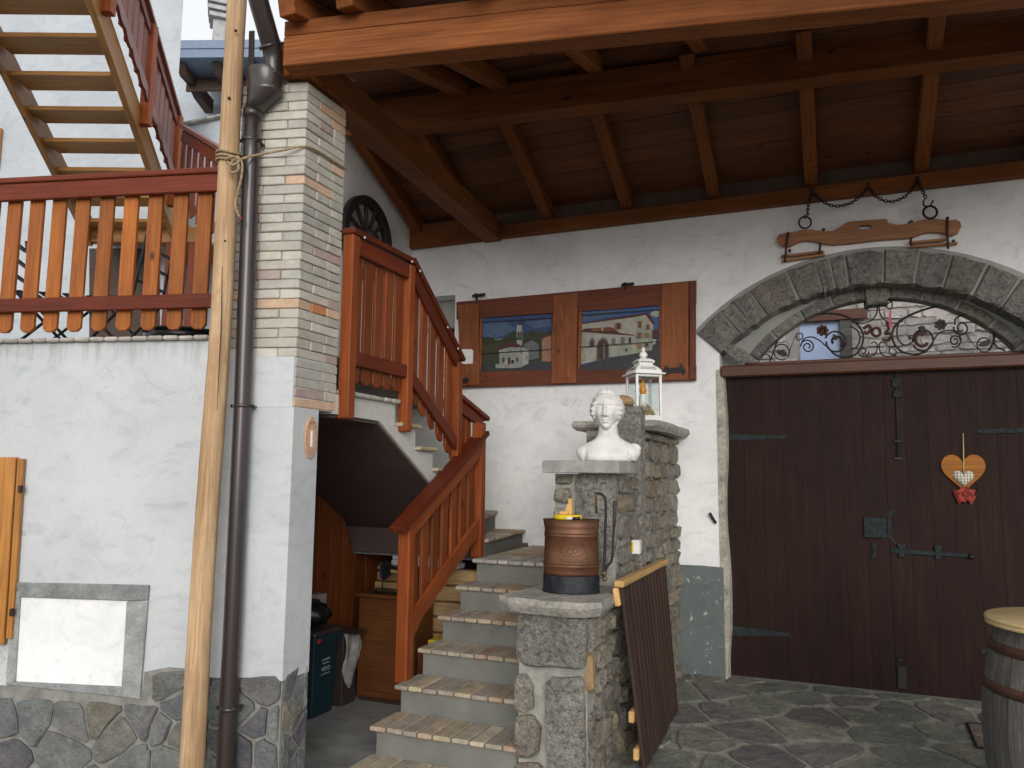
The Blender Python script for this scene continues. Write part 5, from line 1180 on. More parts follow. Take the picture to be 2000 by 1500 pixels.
def on_tank(u, v, h=0.0, r=0.1515):
    """u along the belly (radians from the front), v height"""
    t = -math.pi / 2 + u; rr = r + h + 0.004 * (0.24 - v) / 0.14
    x, y_ = rr * math.cos(t) * SXX, rr * math.sin(t) * SYY
    return sp0 + Vector((x * math.cos(SR) - y_ * math.sin(SR), x * math.sin(SR) + y_ * math.cos(SR), v))
for (eu, ev) in ((0.68, 0.066), (0.46, 0.036)):
    tube('emblem_line', [on_tank(0.12 + eu * math.cos(t), 0.238 + ev * math.sin(t), 0.0005) for t in np.linspace(0, 2 * math.pi, 41)[:-1]], 0.0022, M_copper, tnk, 5, True)
def emboss(s, size, cu, cv, bend, nm):
    v, f = text_mesh(s, size, 0.0022, 1.1)
    out_ = []
    for p in v:
        u = p.x / 0.135; out_.append(on_tank(cu + u, cv + p.y - bend * u * u, 0.0018 + p.z))
    return mk(nm, out_, f, M_copper, tnk)
emboss('LOM & BERTOLI', 0.021, 0.12, 0.2905, 0.075, 'raised_lettering'); emboss('UDINE', 0.020, 0.14, 0.187, -0.05, 'raised_lettering')
tube('emblem_line', bez([on_tank(-0.10, 0.225), on_tank(0.02, 0.25), on_tank(0.12, 0.235), on_tank(0.22, 0.255), on_tank(0.32, 0.225)], 6), 0.003, M_copper, tnk, 5)
tube('emblem_line', bez([on_tank(-0.06, 0.222), on_tank(0.05, 0.214), on_tank(0.14, 0.226), on_tank(0.26, 0.215)], 6), 0.0025, M_copper, tnk, 5)
def sy(x, y_, yy=4.19): return atY(x, y_, yy)
tube('pump_rod', [sy(1165, 1003), sy(1164, 968), sy(1163, 964)], [0.007, 0.007, 0.010], M_brass, cs, 8)
tube('pump_arm', bez([sy(1161, 964), sy(1172, 964), sy(1180, 970), sy(1183, 985), sy(1182, 1040), sy(1180, 1110), sy(1178, 1126)], 6), 0.0075, M_iron, cs, 8)
tube('lever', bez([sy(1179, 1126), sy(1184, 1108), sy(1194, 1096), sy(1197, 1070), sy(1199, 1032)], 6), 0.006, M_iron, cs, 8)
tube('lever_grip', [sy(1199, 1032), sy(1200, 1020), sy(1201, 980), sy(1201, 978)], [0.006, 0.010, 0.012, 0.008], M_wheel, cs, 8)
for x, y_ in ((1180, 1120), (1181, 1131)): lathe('valve', [(0.005, -.012), (0.013, -.008), (0.013, .008), (0.005, .012)], sy(x, y_), M_brass, cs, 8)
ylid = lathe('yellow_disc', [(0.078, 0.0), (0.082, 0.004), (0.082, 0.020), (0.078, 0.026), (0.01, 0.026)], sp0 + Vector((-0.02, 0.0, 0.398)), M_yellow, None, 32, 1, 0.7); tag(ylid, 'round yellow plastic lid lying on the copper sprayer', 'lid')
wb = thing('wooden_block', 'small pale wooden block standing on the yellow lid', 'block', sp0 + Vector((-0.015, 0, 0.424)))
prism('upright', [sp0 + Vector((x, -0.01, z_)) for x, z_ in ((-0.045, 0.425), (0.005, 0.425), (0.005, 0.515), (-0.018, 0.514), (-0.018, 0.487), (-0.022, 0.485))], (0, 0.04, 0), M_pine, wb, 0.002)
box('step', sp0 + Vector((-0.037, -0.018, 0.435)), (0.05, 0.03, 0.018), M_pine, wb)
bt = thing('black_tube', 'short black and silver tube lying beside the yellow lid', 'tube', sp0 + Vector((0.05, -0.07, 0.40)))
tube('tube_body', [sp0 + Vector((0.035, -0.085, 0.409)), sp0 + Vector((0.075, -0.07, 0.409))], 0.009, M_black, bt, 10); tube('tube_cap', [sp0 + Vector((0.003, -0.097, 0.409)), sp0 + Vector((0.034, -0.0854, 0.409))], 0.007, M_white, bt, 10)
# ------------------------------------------------------------------ lantern with candle
LC = Vector((-1.225, 5.38, 1.976)); LR = Matrix.Rotation(R_(36), 3, 'Z')
ln = thing('lantern', 'white metal lantern with pierced roof and glass panes on the tall parapet', 'lantern', LC)
def lp(x, y_, z_): return LC + LR @ Vector((x, y_, z_))
H_ = 0.088; BH = 0.328
for sx in (-1, 1):
    for s2 in (-1, 1): beam('corner_post', lp(sx * H_, s2 * H_, 0.02), lp(sx * H_, s2 * H_, BH), 0.018, 0.018, M_white, ln, up=tuple(LR @ Vector((1, 0, 0))), bev=0.002)
box('base', lp(0, 0, 0.010), (0.20, 0.20, 0.02), M_white, ln, LR)
for q in range(4):
    rq = Matrix.Rotation(math.pi / 2 * q, 3, 'Z'); a_ = rq @ Vector((-H_ + .009, -H_, 0)); b_ = rq @ Vector((H_ - .009, -H_, 0))
    beam('frame_rail', lp(a_.x, a_.y, BH - .010), lp(b_.x, b_.y, BH - .010), 0.012, 0.018, M_white, ln); beam('frame_rail', lp(a_.x, a_.y, 0.029), lp(b_.x, b_.y, 0.029), 0.012, 0.016, M_white, ln)
    c_ = rq @ Vector((0, -H_, 0)); o = box('pane', lp(c_.x, c_.y, 0.2), (2 * H_ - .02, 0.0025, BH - .06), M_glass, ln, LR @ rq, 0)
def sqloft(nm, prof, mat):
    vs_, fs_ = [], []
    for (h, z_) in prof: vs_ += [lp(h, h, z_), lp(-h, h, z_), lp(-h, -h, z_), lp(h, -h, z_)]
    for r in range(len(prof) - 1): fs_ += [[4 * r + k, 4 * r + (k + 1) % 4, 4 * r + 4 + (k + 1) % 4, 4 * r + 4 + k] for k in range(4)]
    fs_ += [[3, 2, 1, 0], [4 * (len(prof) - 1) + k for k in range(4)]]
    return mk(nm, vs_, fs_, mat, ln)
lrf = sqloft('roof', [(0.118, BH), (0.118, BH + .008), (0.098, BH + .012), (0.094, BH + .030), (0.080, BH + .048), (0.060, BH + .064), (0.050, BH + .070), (0.050, BH + .078), (0.062, BH + .092), (0.056, BH + .104), (0.036, BH + .118), (0.014, BH + .122)], M_white)
for q in range(4):
    rq = Matrix.Rotation(math.pi / 2 * q, 3, 'Z')
    for k in range(9):
        for zz, hh, sp_k in ((BH + .035, 0.0915, 0.013), (BH + .046, 0.0820, 0.0125), (BH + .090, 0.0622, 0.0105)):
            if abs(k - 4) * sp_k > hh * 0.72: continue
            c_ = rq @ Vector(((k - 4) * sp_k, -hh, 0)); box('piercing', lp(c_.x, c_.y, zz), (0.006, 0.003, 0.006), M_iron, lrf, LR @ rq @ Euler((-.6 if zz < BH + .07 else 0, .78, 0)).to_matrix(), 0)
lathe('finial', [(0.010, 0), (0.022, 0.008), (0.030, 0.022), (0.030, 0.030), (0.022, 0.044), (0.008, 0.052), (0.012, 0.060), (0.014, 0.068), (0.006, 0.080), (0.001, 0.082)], lp(0, 0, BH + .12), M_white, ln, 20)
cn = thing('candle', 'white artificial candle with amber flame inside the lantern', 'candle', lp(0, 0, 0.03))
lathe('wax_body', [(0.027, 0.0), (0.027, 0.165), (0.023, 0.168), (0.004, 0.160)], lp(-0.006, 0, 0.022), M_wax, cn, 20)
lathe('flame', [(0.006, 0.0), (0.020, 0.012), (0.026, 0.035), (0.021, 0.062), (0.011, 0.090), (0.003, 0.118), (0.0008, 0.122)], lp(-0.006, 0, 0.184), M_flame, cn, 16)
mv = []
for k in range(1500):
    t = random.uniform(0, 2 * math.pi); rr = 0.074 * math.sqrt(random.random()); hgt = 0.115 * (1 - (rr / 0.085) ** 2) * random.uniform(0.3, 1); c_ = lp(rr * math.cos(t), rr * math.sin(t), 0.024 + hgt); s = 0.006
    a_, b_ = Vector((random.uniform(-s, s), random.uniform(-s, s), random.uniform(-s, s))), Vector((random.uniform(-s, s), random.uniform(-s, s), random.uniform(-s, s)))
    mv.append(([c_, c_ + a_, c_ + a_ + b_, c_ + b_ * 1.4], [[0, 1, 2, 3]]))
v, f = multi(mv); ms = mk('dried_moss', v, f, M_moss); tag(ms, 'tuft of dried yellow moss round the candle in the lantern', 'moss')
rk = lathe('ochre_rock', [(0.03, 0.0), (0.085, 0.008), (0.100, 0.03), (0.085, 0.055), (0.05, 0.072), (0.01, 0.078)], (-1.315, 5.10, 2.057), M_rock, None, 14, 0.9, 0.65)
for vtx in rk.data.vertices: vtx.co += Vector((random.uniform(-.006, .006), random.uniform(-.006, .006), random.uniform(-.004, .004)))
tag(rk, 'rounded ochre stone lying on the upright post behind the bust', 'stone')
eb = thing('socket_box', 'small white socket box with a yellow side on the rubble wall', 'socket', atX(1243, 1068, -1.165))
q = atX(1243, 1068, -1.150); box('cover', q, (0.05, 0.055, 0.085), M_white, eb); box('yellow_side', q - YV * 0.029 - Vector((0.018, 0, 0)), (0.012, 0.003, 0.06), M_yellow, eb)
# ------------------------------------------------------------------ leaning slatted panel
ps_ = thing('slatted_panel', 'dark brown slatted wooden panel with a pale top bar leaning on the stone parapet', 'panel', (-1.05, 4.9, 0))
tl, trr = Vector((-1.105, 4.235, 1.00)), Vector((-1.105, 5.44, 1.00)); blw, brw = Vector((-1.00, 4.30, 0.02)), Vector((-1.03, 5.42, 0.02))
ns = 13
nrm = Vector((0.995, 0, 0.1))
for k in range(ns):
    t = (k + 0.5) / ns; a_ = tl.lerp(trr, t); b_ = blw.lerp(brw, t)
    beam('slat', b_ + ZUP * random.uniform(-.012, .012) * (k > 0), a_ - ZUP * 0.02, 0.072, 0.020, M_slat, ps_, up=tuple(nrm), bev=0.003)
beam('top_bar', tl + Vector((-0.005, -0.02, 0.0)), trr + Vector((-0.005, 0.02, 0.0)), 0.055, 0.035, M_pine, ps_)
for zz in (0.28, 0.08): 
    t = 1 - zz; beam('cross_bar', blw.lerp(tl, zz) - nrm * 0.03 - YV * .02, brw.lerp(trr, zz) - nrm * 0.03, 0.03, 0.06, M_pine, ps_)
beam('side_bar', tl - nrm * 0.028 - ZUP * 0.02, tl.lerp(blw, .12) - nrm * 0.028, 0.035, 0.03, M_pine, ps_, up=tuple(nrm))
# ------------------------------------------------------------------ barrel table and floor grate
bc_ = Vector((1.0, 4.30, 0))
ba = thing('barrel_table', 'weathered grey barrel with rusty hoops and a round pale wooden top', 'table', bc_)
pf = [(0.335, 0.0), (0.365, 0.12), (0.39, 0.28), (0.398, 0.45), (0.388, 0.62), (0.355, 0.78), (0.318, 0.915)]
nst = 22
for k in range(nst):
    t0, t1 = 2 * math.pi * k / nst + 0.006, 2 * math.pi * (k + 1) / nst - 0.006; vs_ = []
    off = random.uniform(-0.002, 0.002); mid = (t0 + t1) / 2
    F_ = frame((0, 0, 1), (math.cos(mid), math.sin(mid), 0), bc_ + Vector((0.36 * math.cos(mid), 0.36 * math.sin(mid), 0.45)))
    for r, z_ in pf:
        for rr, t in ((r + off, t0), (r + off + .001, mid), (r + off, t1), (r - 0.03, t1), (r - 0.03, t0)): vs_.append(bc_ + Vector((rr * math.cos(t), rr * math.sin(t), z_)))
    fs_ = [[5 * i + q, 5 * i + (q + 1) % 5, 5 * i + 5 + (q + 1) % 5, 5 * i + 5 + q] for i in range(len(pf) - 1) for q in range(5)] + [[4, 3, 2, 1, 0], [5 * (len(pf) - 1) + q for q in range(5)]]
    mk('stave', vs_, fs_, M_stave, ba, F_)
def rb_(z_): return float(np.interp(z_, [p[1] for p in pf], [p[0] for p in pf]))
for z_ in (0.06, 0.20, 0.66, 0.83):
    lathe('hoop', [(rb_(z_ - .022) + .001, z_ - .022), (rb_(z_ - .022) + .006, z_ - .022), (rb_(z_ + .022) + .006, z_ + .022), (rb_(z_ + .022) + .001, z_ + .022)], bc_, M_rust, ba, 44)
lathe('underframe', [(0.28, 0.90), (0.28, 0.922)], bc_, M_wheel, ba, 30)
lathe('table_top', [(0.35, 0.923), (0.362, 0.927), (0.362, 0.941), (0.358, 0.944), (0.364, 0.946), (0.364, 0.956), (0.356, 0.961), (0.01, 0.961)], bc_, M_btop, ba, 64)
fgp = [atZ(x, y_, 0.01) for x, y_ in ((1888, 1412), (1960, 1418), (1975, 1470), (1908, 1460))]
gt = thing('floor_grate', 'rusty metal floor grate set in the paving beside the barrel', 'grate', fgp[0])
prism('grate_plate', [Vector((p.x, p.y, 0.002)) for p in fgp], (0, 0, 0.008), M_mat, gt, 0.002)
for p, q in zip(fgp, fgp[1:] + fgp[:1]): beam('grate_edge', Vector((p.x, p.y, 0.012)), Vector((q.x, q.y, 0.012)), 0.018, 0.010, M_iron, gt)
for k in range(9):
    for j in range(6):
        u, w_ = (k + .5) / 9, (j + .5) / 6; p = fgp[0].lerp(fgp[1], u).lerp(fgp[3].lerp(fgp[2], u), w_); box('grate_lug', (p.x, p.y, 0.0115), (0.022, 0.008, 0.004), M_mat, gt, Euler((0, 0, 0.7 if (k + j) % 2 else -0.7)).to_matrix(), 0.001)
# ================================================================== POLE, DOWNPIPE, ROPE
po = thing('wooden_pole', 'tall debarked wooden pole leaning in front of the terrace', 'pole', LW(0.45, -0.1, -0.25))
pc = [(470, -120, -0.10), (463, 0, -0.105), (452, 200, -0.115), (443, 400, -0.125), (431, 640, -0.14), (412, 900, -0.155), (398, 1100, -0.17), (386, 1300, -0.185), (375, 1500, -0.20), (371, 1590, -0.21)]
P = [(lambda a_, z_, b_: LW(a_, z_, b_))(*atL(x, y_, b_), b_) for x, y_, b_ in pc]
d = (P[-1] - P[-2]).normalized(); P.append(P[-1] + d * ((P[-1].z + 0.128) / -d.z))
PL = bez(P, 5); rad_ = [0.050 + 0.010 * k / len(PL) + random.uniform(-.0012, .0012) for k in range(len(PL))]
psh = tube('pole_shaft', PL, rad_, M_pole, po, 16, M=frame((0, 0, 1), (1, 0, 0), P[4]))
crk = [(LW(*atL(x, y_, b_), b_)) for x, y_, b_ in ((434, 520, -0.185), (432, 640, -0.195), (428, 720, -0.2), (424, 800, -0.205))]
tube('drying_crack', crk, [0.001, 0.0028, 0.0024, 0.0008], M_slat, psh, 5)
for x, y_ in ((459, 58), (438, 470), (446, 190), (390, 1130), (381, 1340), (402, 975)):
    q = LW(*atL(x, y_, -0.18), -0.18); lathe('knot', [(0.007, -0.006), (0.009, 0), (0.006, 0.006)], q + N1 * 0.008, M_slat, psh, 8)
dp = thing('downpipe', 'dark brown metal downpipe with rain hopper in front of the brick pillar', 'downpipe', LW(0.25, -0.1, -0.07))
bP = -0.065
lp2 = lambda x, y_, b_=bP: LW(*atL(x, y_, b_), b_)
pts = [lp2(493, 212), lp2(491, 300), lp2(484, 500), lp2(473, 800), lp2(455, 1200), lp2(440, 1500)]; d = (pts[-1] - pts[-2]).normalized(); pts.append(pts[-1] + d * ((pts[-1].z + 0.12) / -d.z))
tube('pipe', pts, 0.0445, M_pipe, dp, 24)
for (x, y_) in ((490, 275), (474, 793), (448, 1383)):
    q = lp2(x, y_); pcl = tube('pipe_clamp', [q + ZUP * 0.010, q + ZUP * 0.006, q - ZUP * 0.006, q - ZUP * 0.010], [0.046, 0.0495, 0.0495, 0.046], M_pipe, dp, 24)
    for s in (-1, 1): lathe('clamp_screw', [(0.006, -.008), (0.010, -.004), (0.010, .004), (0.006, .008)], q + E1 * s * 0.056 - N1 * 0.005, M_giron, pcl, 8)
    box('clamp_bracket', q + N1 * 0.055 + E1 * 0.04, (0.02, 0.06, 0.012), M_pipe, pcl, Euler((0, 0, math.atan2(E1.y, E1.x))).to_matrix())
tube('pipe_sleeve', [lp2(493, 214), lp2(493, 232)], 0.0475, M_pipe, dp, 24)
# hopper: half-round bowl narrowing to the pipe
hp_t, hp_m, hp_b = lp2(517, 146), lp2(517, 178), lp2(497, 216)
vs_, fs_ = [], []
for c_, rx, ry in ((lp2(515, 138), 0.098, 0.075), (lp2(516, 146), 0.102, 0.078), (lp2(516, 150), 0.097, 0.075), (lp2(517, 175), 0.097, 0.075), (lp2(517, 178), 0.101, 0.078), (lp2(517, 182), 0.096, 0.075), (lp2(505, 202), 0.066, 0.06), (lp2(495, 217), 0.048, 0.048)):
    for k in range(24): t = 2 * math.pi * k / 24; vs_.append(c_ + E1 * rx * math.cos(t) + N1 * ry * math.sin(t))
for r in range(7): fs_ += [[24 * r + k, 24 * r + (k + 1) % 24, 24 * r + 24 + (k + 1) % 24, 24 * r + 24 + k] for k in range(24)]
fs_.append([168 + k for k in range(24)]); mk('hopper', vs_, fs_, M_pipe, dp, smooth=True)
el = [lp2(468, -190, -0.5), lp2(480, -120, -0.42), lp2(494, -60, -0.32), lp2(505, 0, -0.24), lp2(519, 50, -0.17), lp2(531, 95, -0.10), lp2(534, 120, -0.075), lp2(533, 150, -0.065)]
tube('inlet_pipe', bez(el, 5), 0.053, M_pipe, dp, 20)
tube('seam_ring', [lp2(525, 88, -0.115), lp2(527, 94, -0.108)], 0.056, M_pipe, dp, 20)
beam('gutter_stay', lp2(492, 60, -0.05), lp2(490, 145, -0.05), 0.035, 0.01, M_pipe, dp, up=tuple(N1))
# rope
ro = thing('hemp_rope', 'hemp rope tying the pole to the brick pillar', 'rope', lp2(445, 310, -0.18))
pcn = [(LW(*atL(447, yy, -0.12), -0.12)) for yy in (303, 311, 318)]
ropes = []
for c_ in pcn:
    ropes.append(tubeverts([c_ + E1 * 0.062 * math.cos(t) + N1 * 0.062 * math.sin(t) + ZUP * 0.006 * math.sin(2 * t) for t in np.linspace(0, 2 * math.pi, 25)[:-1]], 0.0068, 8, True))
ropes.append(tubeverts(bez([lp2(452, 318, -0.185), lp2(470, 311, -0.17), lp2(500, 303, -0.12), lp2(550, 294, -0.05), PP(-0.006, -0.008, lp2(600, 287, 0).z), PP(-0.008, 0.12, 3.375), PP(-0.008, 0.25, 3.375), PP(-0.006, 0.376, 3.375)], 8), 0.0062, 8))
ropes.append(tubeverts(bez([lp2(462, 308, -0.19), lp2(452, 318, -0.20), lp2(447, 330, -0.20), lp2(455, 337, -0.20), lp2(466, 330, -0.195), lp2(463, 312, -0.19)], 6), 0.0072, 8))
ropes.append(tubeverts(bez([lp2(464, 305, -0.185), lp2(473, 320, -0.185), lp2(471, 350, -0.18), lp2(462, 385, -0.17), lp2(460, 405, -0.17), lp2(468, 424, -0.17)], 8), 0.0066, 8))
ropes.append(tubeverts(bez([lp2(440, 312, -0.19), lp2(455, 306, -0.20), lp2(468, 312, -0.195), lp2(456, 322, -0.2), lp2(444, 316, -0.195)], 6), 0.0075, 8))
v, f = multi(ropes); mk('rope_strand', v, f, M_rope, ro, smooth=True)
lathe('red_end', [(0.004, -.008), (0.008, -.004), (0.008, .006), (0.003, .01)], lp2(470, 427, -0.17), M_bow, ro, 8)
# ------------------------------------------------------------------ orange shutter at the wall's left end
os_ = thing('orange_shutter', 'glossy orange wooden shutter at the left end of the terrace wall', 'shutter', LW(1.55, 0.66, 0))
def lq(x, y_, b_): return LW(*atL(x, y_, b_), b_)
prism('shutter_board', [lq(x, y_, 0.015) for x, y_ in ((-150, 893), (38, 893), (14, 1258), (-174, 1258))], -N1 * 0.03, M_shut, os_, 0.004, M=frame((0, 0, 1), tuple(-N1), lq(0, 1070, 0)))
prism('shutter_stile', [lq(x, y_, 0.012) for x, y_ in ((40, 896), (51, 896), (28, 1246), (17, 1246))], -N1 * 0.022, M_shut, os_, 0.003, M=frame((0, 0, 1), tuple(-N1), lq(40, 1070, 0)))
for y_ in (955, 1196): box('hinge', lq(40 - (y_ - 955) * .07, y_, -0.02), (0.02, 0.02, 0.04), M_iron, os_)
# ================================================================== UNDER THE STAIRS
pt = thing('plank_partition', 'brown plank partition lining the store under the stairs', 'partition', (-3.66, 4.9, -0.1))
yk0 = 3.62; k = 0
while yk0 < 6.3:
    wd = 0.165; yc = yk0 + wd / 2; zt = 1.895 if yc < 4.1 else 1.895 - 0.571 * (yk0 + wd - 4.1)
    if yc > 5.4: zt = min(zt, 1.02)
    so_ = lambda y_: 1.890 if y_ < 4.1 else 1.890 - 0.571 * (y_ - 4.1) if y_ < 5.42 else 0.95
    ya, yb2 = yk0 + .002, yk0 + wd - .002
    prism('plank', [(-3.671, ya, -0.1), (-3.671, yb2, -0.1), (-3.671, yb2, so_(yb2)), (-3.671, ya, so_(ya))], (0.022, 0, 0), M_part, pt, 0.002, M=frame((0, 0, 1), (1, 0, 0), (-3.66, yc, 0.6))); yk0 += wd; k += 1
aabb('back_board', (-3.64, 6.30, -0.1), (-2.47, 6.33, 1.0), M_soffit, pt)  # dark colour stands in for the black, unlit void under the stairs
cb = thing('sewing_cabinet', 'brown wooden sewing cabinet under the stairs', 'cabinet', (-3.18, 5.25, -0.1))
aabb('carcass', (-3.37, 5.10, -0.07), (-2.88, 5.38, 0.655), M_cab, cb, 0.005); aabb('cabinet_top', (-3.40, 5.075, 0.656), (-2.86, 5.40, 0.685), M_cab, cb, 0.006)
aabb('door_panel', (-3.30, 5.092, -0.02), (-2.93, 5.1, 0.60), M_cab, cb, 0.004); aabb('plinth', (-3.35, 5.11, -0.1), (-2.9, 5.36, -0.071), M_slat, cb, 0.002)
sm = thing('sewing_machine', 'black sewing machine with gold decoration on the brown cabinet', 'sewing machine', (-3.1, 5.2, 0.686))
def zx(x, z_, y_=5.18): return Vector((x, y_, z_))
aabb('bed_plate', (-3.27, 5.13, 0.686), (-2.90, 5.29, 0.700), M_black, sm, 0.004)
sma = prism('arm', [zx(x, z_, 5.185) for x, z_ in ((-3.245, 0.80), (-3.245, 0.905), (-3.235, 0.915), (-3.20, 0.915), (-3.16, 0.885), (-3.08, 0.875), (-2.99, 0.895), (-2.94, 0.90), (-2.915, 0.86), (-2.915, 0.70), (-2.98, 0.70), (-2.985, 0.80), (-3.02, 0.825), (-3.14, 0.825), (-3.185, 0.81), (-3.20, 0.785), (-3.22, 0.775), (-3.24, 0.782))], (0, 0.06, 0), M_black, sm, 0.010)
prism('face_plate', [zx(x, z_, 5.181) for x, z_ in ((-3.248, 0.79), (-3.248, 0.91), (-3.225, 0.91), (-3.222, 0.785))], (0, 0.004, 0), M_giron, sm, 0.001)
prism('gold_decal', [zx(x, z_, 5.1845) for x, z_ in ((-3.15, 0.835), (-3.15, 0.862), (-3.06, 0.853), (-2.98, 0.87), (-2.98, 0.84), (-3.06, 0.832))], (0, 0.0005, 0), M_gold, sma)
tube('needle_bar', [zx(-3.235, 0.79, 5.21), zx(-3.235, 0.70, 5.21)], 0.005, M_giron, sm, 8); tube('thread_knob', [zx(-3.25, 0.845, 5.215), zx(-3.285, 0.845, 5.215)], [0.008, 0.012], M_iron, sm, 10)
tube('hand_wheel', [Vector((-2.885, 5.215 + 0.055 * math.cos(t), 0.835 + 0.055 * math.sin(t))) for t in np.linspace(0, 2 * math.pi, 21)[:-1]], 0.009, M_black, sm, 8, True)
tim = [(-3.42, -2.50, 5.415, 0.735, 0.12, 'top raw timber of the stack under the stairs'), (-3.44, -2.52, 5.41, 0.610, 0.12, 'second raw timber from the top of the stack under the stairs'), (-3.40, -2.50, 5.42, 0.490, 0.115, 'third raw timber from the top of the stack under the stairs'), (-3.42, -2.50, 5.415, 0.375, 0.11, 'fourth raw timber from the top of the stack under the stairs'), (-3.43, -2.52, 5.415, 0.26, 0.11, 'fifth raw timber from the top of the stack under the stairs'), (-3.40, -2.5, 5.42, 0.09, 0.18, 'lowest thick raw timber of the stack under the stairs')]
for x0, x1, y_, z_, h_, lab in tim:
    o = beam('timber', (x0, y_ + .06, z_ + h_ / 2), (x1, y_ + .06, z_ + h_ / 2), 0.12, h_ - 0.004, M_timber, None, bev=0.012); tag(o, lab, 'timber', 'timbers stacked under the stairs')
o = aabb('timber', (-3.43, 5.415, -0.1), (-2.5, 5.535, 0.085), M_timber, None, 0.01); tag(o, 'floor-level raw timber carrying the stack under the stairs', 'timber', 'timbers stacked under the stairs')
for x0, x1, z0, z1, lab in ((-3.30, -2.70, 0.857, 0.900, 'lower pale building block lying on the timber stack'), (-3.29, -2.72, 0.902, 0.943, 'upper pale building block lying on the timber stack')):
    o = aabb('building_block', (x0, 5.43, z0), (x1, 5.56, z1), M_block, None, 0.008); tag(o, lab, 'block', 'pale blocks on the timbers')
# bin
bn = thing('waste_bin', 'petrol blue plastic waste bin with brown lid behind the pillar foot', 'bin', (-3.48, 4.70, -0.1))
def tap(nm, x0, x1, y0, y1, z0, z1, s, mat, parent, bev=0.006):
    cx, cy = (x0 + x1) / 2, (y0 + y1) / 2; q = lambda x, y_, k_: (cx + (x - cx) * k_, cy + (y_ - cy) * k_)
    vs_ = [(*q(x, y_, s), z0) for x, y_ in ((x0, y0), (x1, y0), (x1, y1), (x0, y1))] + [(x, y_, z1) for x, y_ in ((x0, y0), (x1, y0), (x1, y1), (x0, y1))]
    return bevel(mk(nm, vs_, [[3, 2, 1, 0], [4, 5, 6, 7], [0, 1, 5, 4], [1, 2, 6, 5], [2, 3, 7, 6], [3, 0, 4, 7]], mat, parent), bev)
bbd = tap('bin_body', -3.60, -3.36, 4.55, 4.84, -0.1, 0.40, 0.82, M_bin, bn); brm = tap('bin_rim', -3.615, -3.345, 4.535, 4.855, 0.40, 0.455, 0.99, M_bin, bn); tap('bin_lid', -3.605, -3.352, 4.545, 4.85, 0.456, 0.485, 1.05, M_binlid, bn)
box('red_clip', (-3.345, 4.585, 0.425), (0.012, 0.035, 0.03), M_red, brm); box('red_clip', (-3.41, 4.536, 0.47), (0.04, 0.012, 0.05), M_red, brm)
for s, sz, zz in (('VERO', 0.040, 0.215), ('PLASTICA', 0.018, 0.255), ('ALLUMINIO', 0.018, 0.280), ('raccolta differenziata', 0.012, 0.182)):
    v, f = text_mesh(s, sz, 0.0006); xx = lambda z_: -3.36 - (0.40 - z_) / 0.5 * 0.12 * 0.18 + 0.0025
    mk('printed_line', [Vector((xx(zz + p.y) + p.z, 4.70 + p.x, zz + p.y)) for p in v], f, M_print, bbd)
bag = lathe('rubbish_bag', [(0.03, 0.0), (0.10, 0.015), (0.125, 0.07), (0.115, 0.13), (0.07, 0.17), (0.03, 0.19), (0.04, 0.215), (0.01, 0.22)], (-3.50, 4.70, 0.488), M_bag, None, 22, 1, 1.0)
for vtx in bag.data.vertices:
    t = math.atan2(vtx.co.y, vtx.co.x); vtx.co += Vector((math.cos(t), math.sin(t), 0)) * (0.018 * math.sin(5 * t + vtx.co.z * 55) + 0.012 * math.sin(11 * t - vtx.co.z * 30) + random.uniform(-.010, .010)); vtx.co.z *= 0.8
tag(bag, 'tied black rubbish bag lying on the bin lid', 'bag')
cx_ = thing('cardboard_box', 'dark brown box standing between bin and cabinet', 'box', (-3.5, 5.0, -0.1)); tap('box_body', -3.60, -3.36, 4.90, 5.07, -0.1, 0.42, 1.0, M_binlid, cx_, 0.004); box('box_flap', (-3.40, 4.985, 0.428), (0.30, 0.17, 0.008), M_binlid, cx_, Euler((0, 0.06, 0)).to_matrix())
vs_, fs_ = [], []
for i in range(13):
    for k in range(9):
        u, w_ = i / 12, k / 8
        zz = 0.42 - w_ * (0.10 + 0.30 * math.sin(math.pi * (0.15 + 0.8 * u)) ** 0.8); yy = 4.885 + 0.20 * u - 0.02 * w_
        vs_.append((-3.345 + 0.03 * math.sin(w_ * 2.8) + 0.010 * math.sin(9 * u + 5 * w_) + random.uniform(-.004, .004), yy, zz))
fs_ = [[i * 9 + k, i * 9 + k + 1, (i + 1) * 9 + k + 1, (i + 1) * 9 + k] for i in range(12) for k in range(8)]
o = mk('pale_sack', vs_, fs_, M_sack, None, smooth=True); md = o.modifiers.new('s', 'SOLIDIFY'); md.thickness = 0.006; tag(o, 'crumpled pale sack hanging over the dark brown box', 'sack')
bx = box('white_carton', (-3.585, 4.86, 0.53), (0.08, 0.10, 0.20), M_render, None); tag(bx, 'small grey carton standing behind the rubbish bag', 'carton')
bx.matrix_basis = Matrix.Translation((-3.585, 4.885, 0.59)); 
bcx = aabb('brown_carton', (-2.72, 4.86, -0.1), (-2.535, 5.06, 0.40), M_cab, None, 0.006); tag(bcx, 'narrow brown carton standing against the side of the lower steps', 'carton')
ybx = aabb('yellow_box', (-2.645, 4.865, 0.402), (-2.54, 5.05, 0.445), M_yellow, None, 0.008); tag(ybx, 'flat yellow plastic box on the narrow brown carton', 'box')
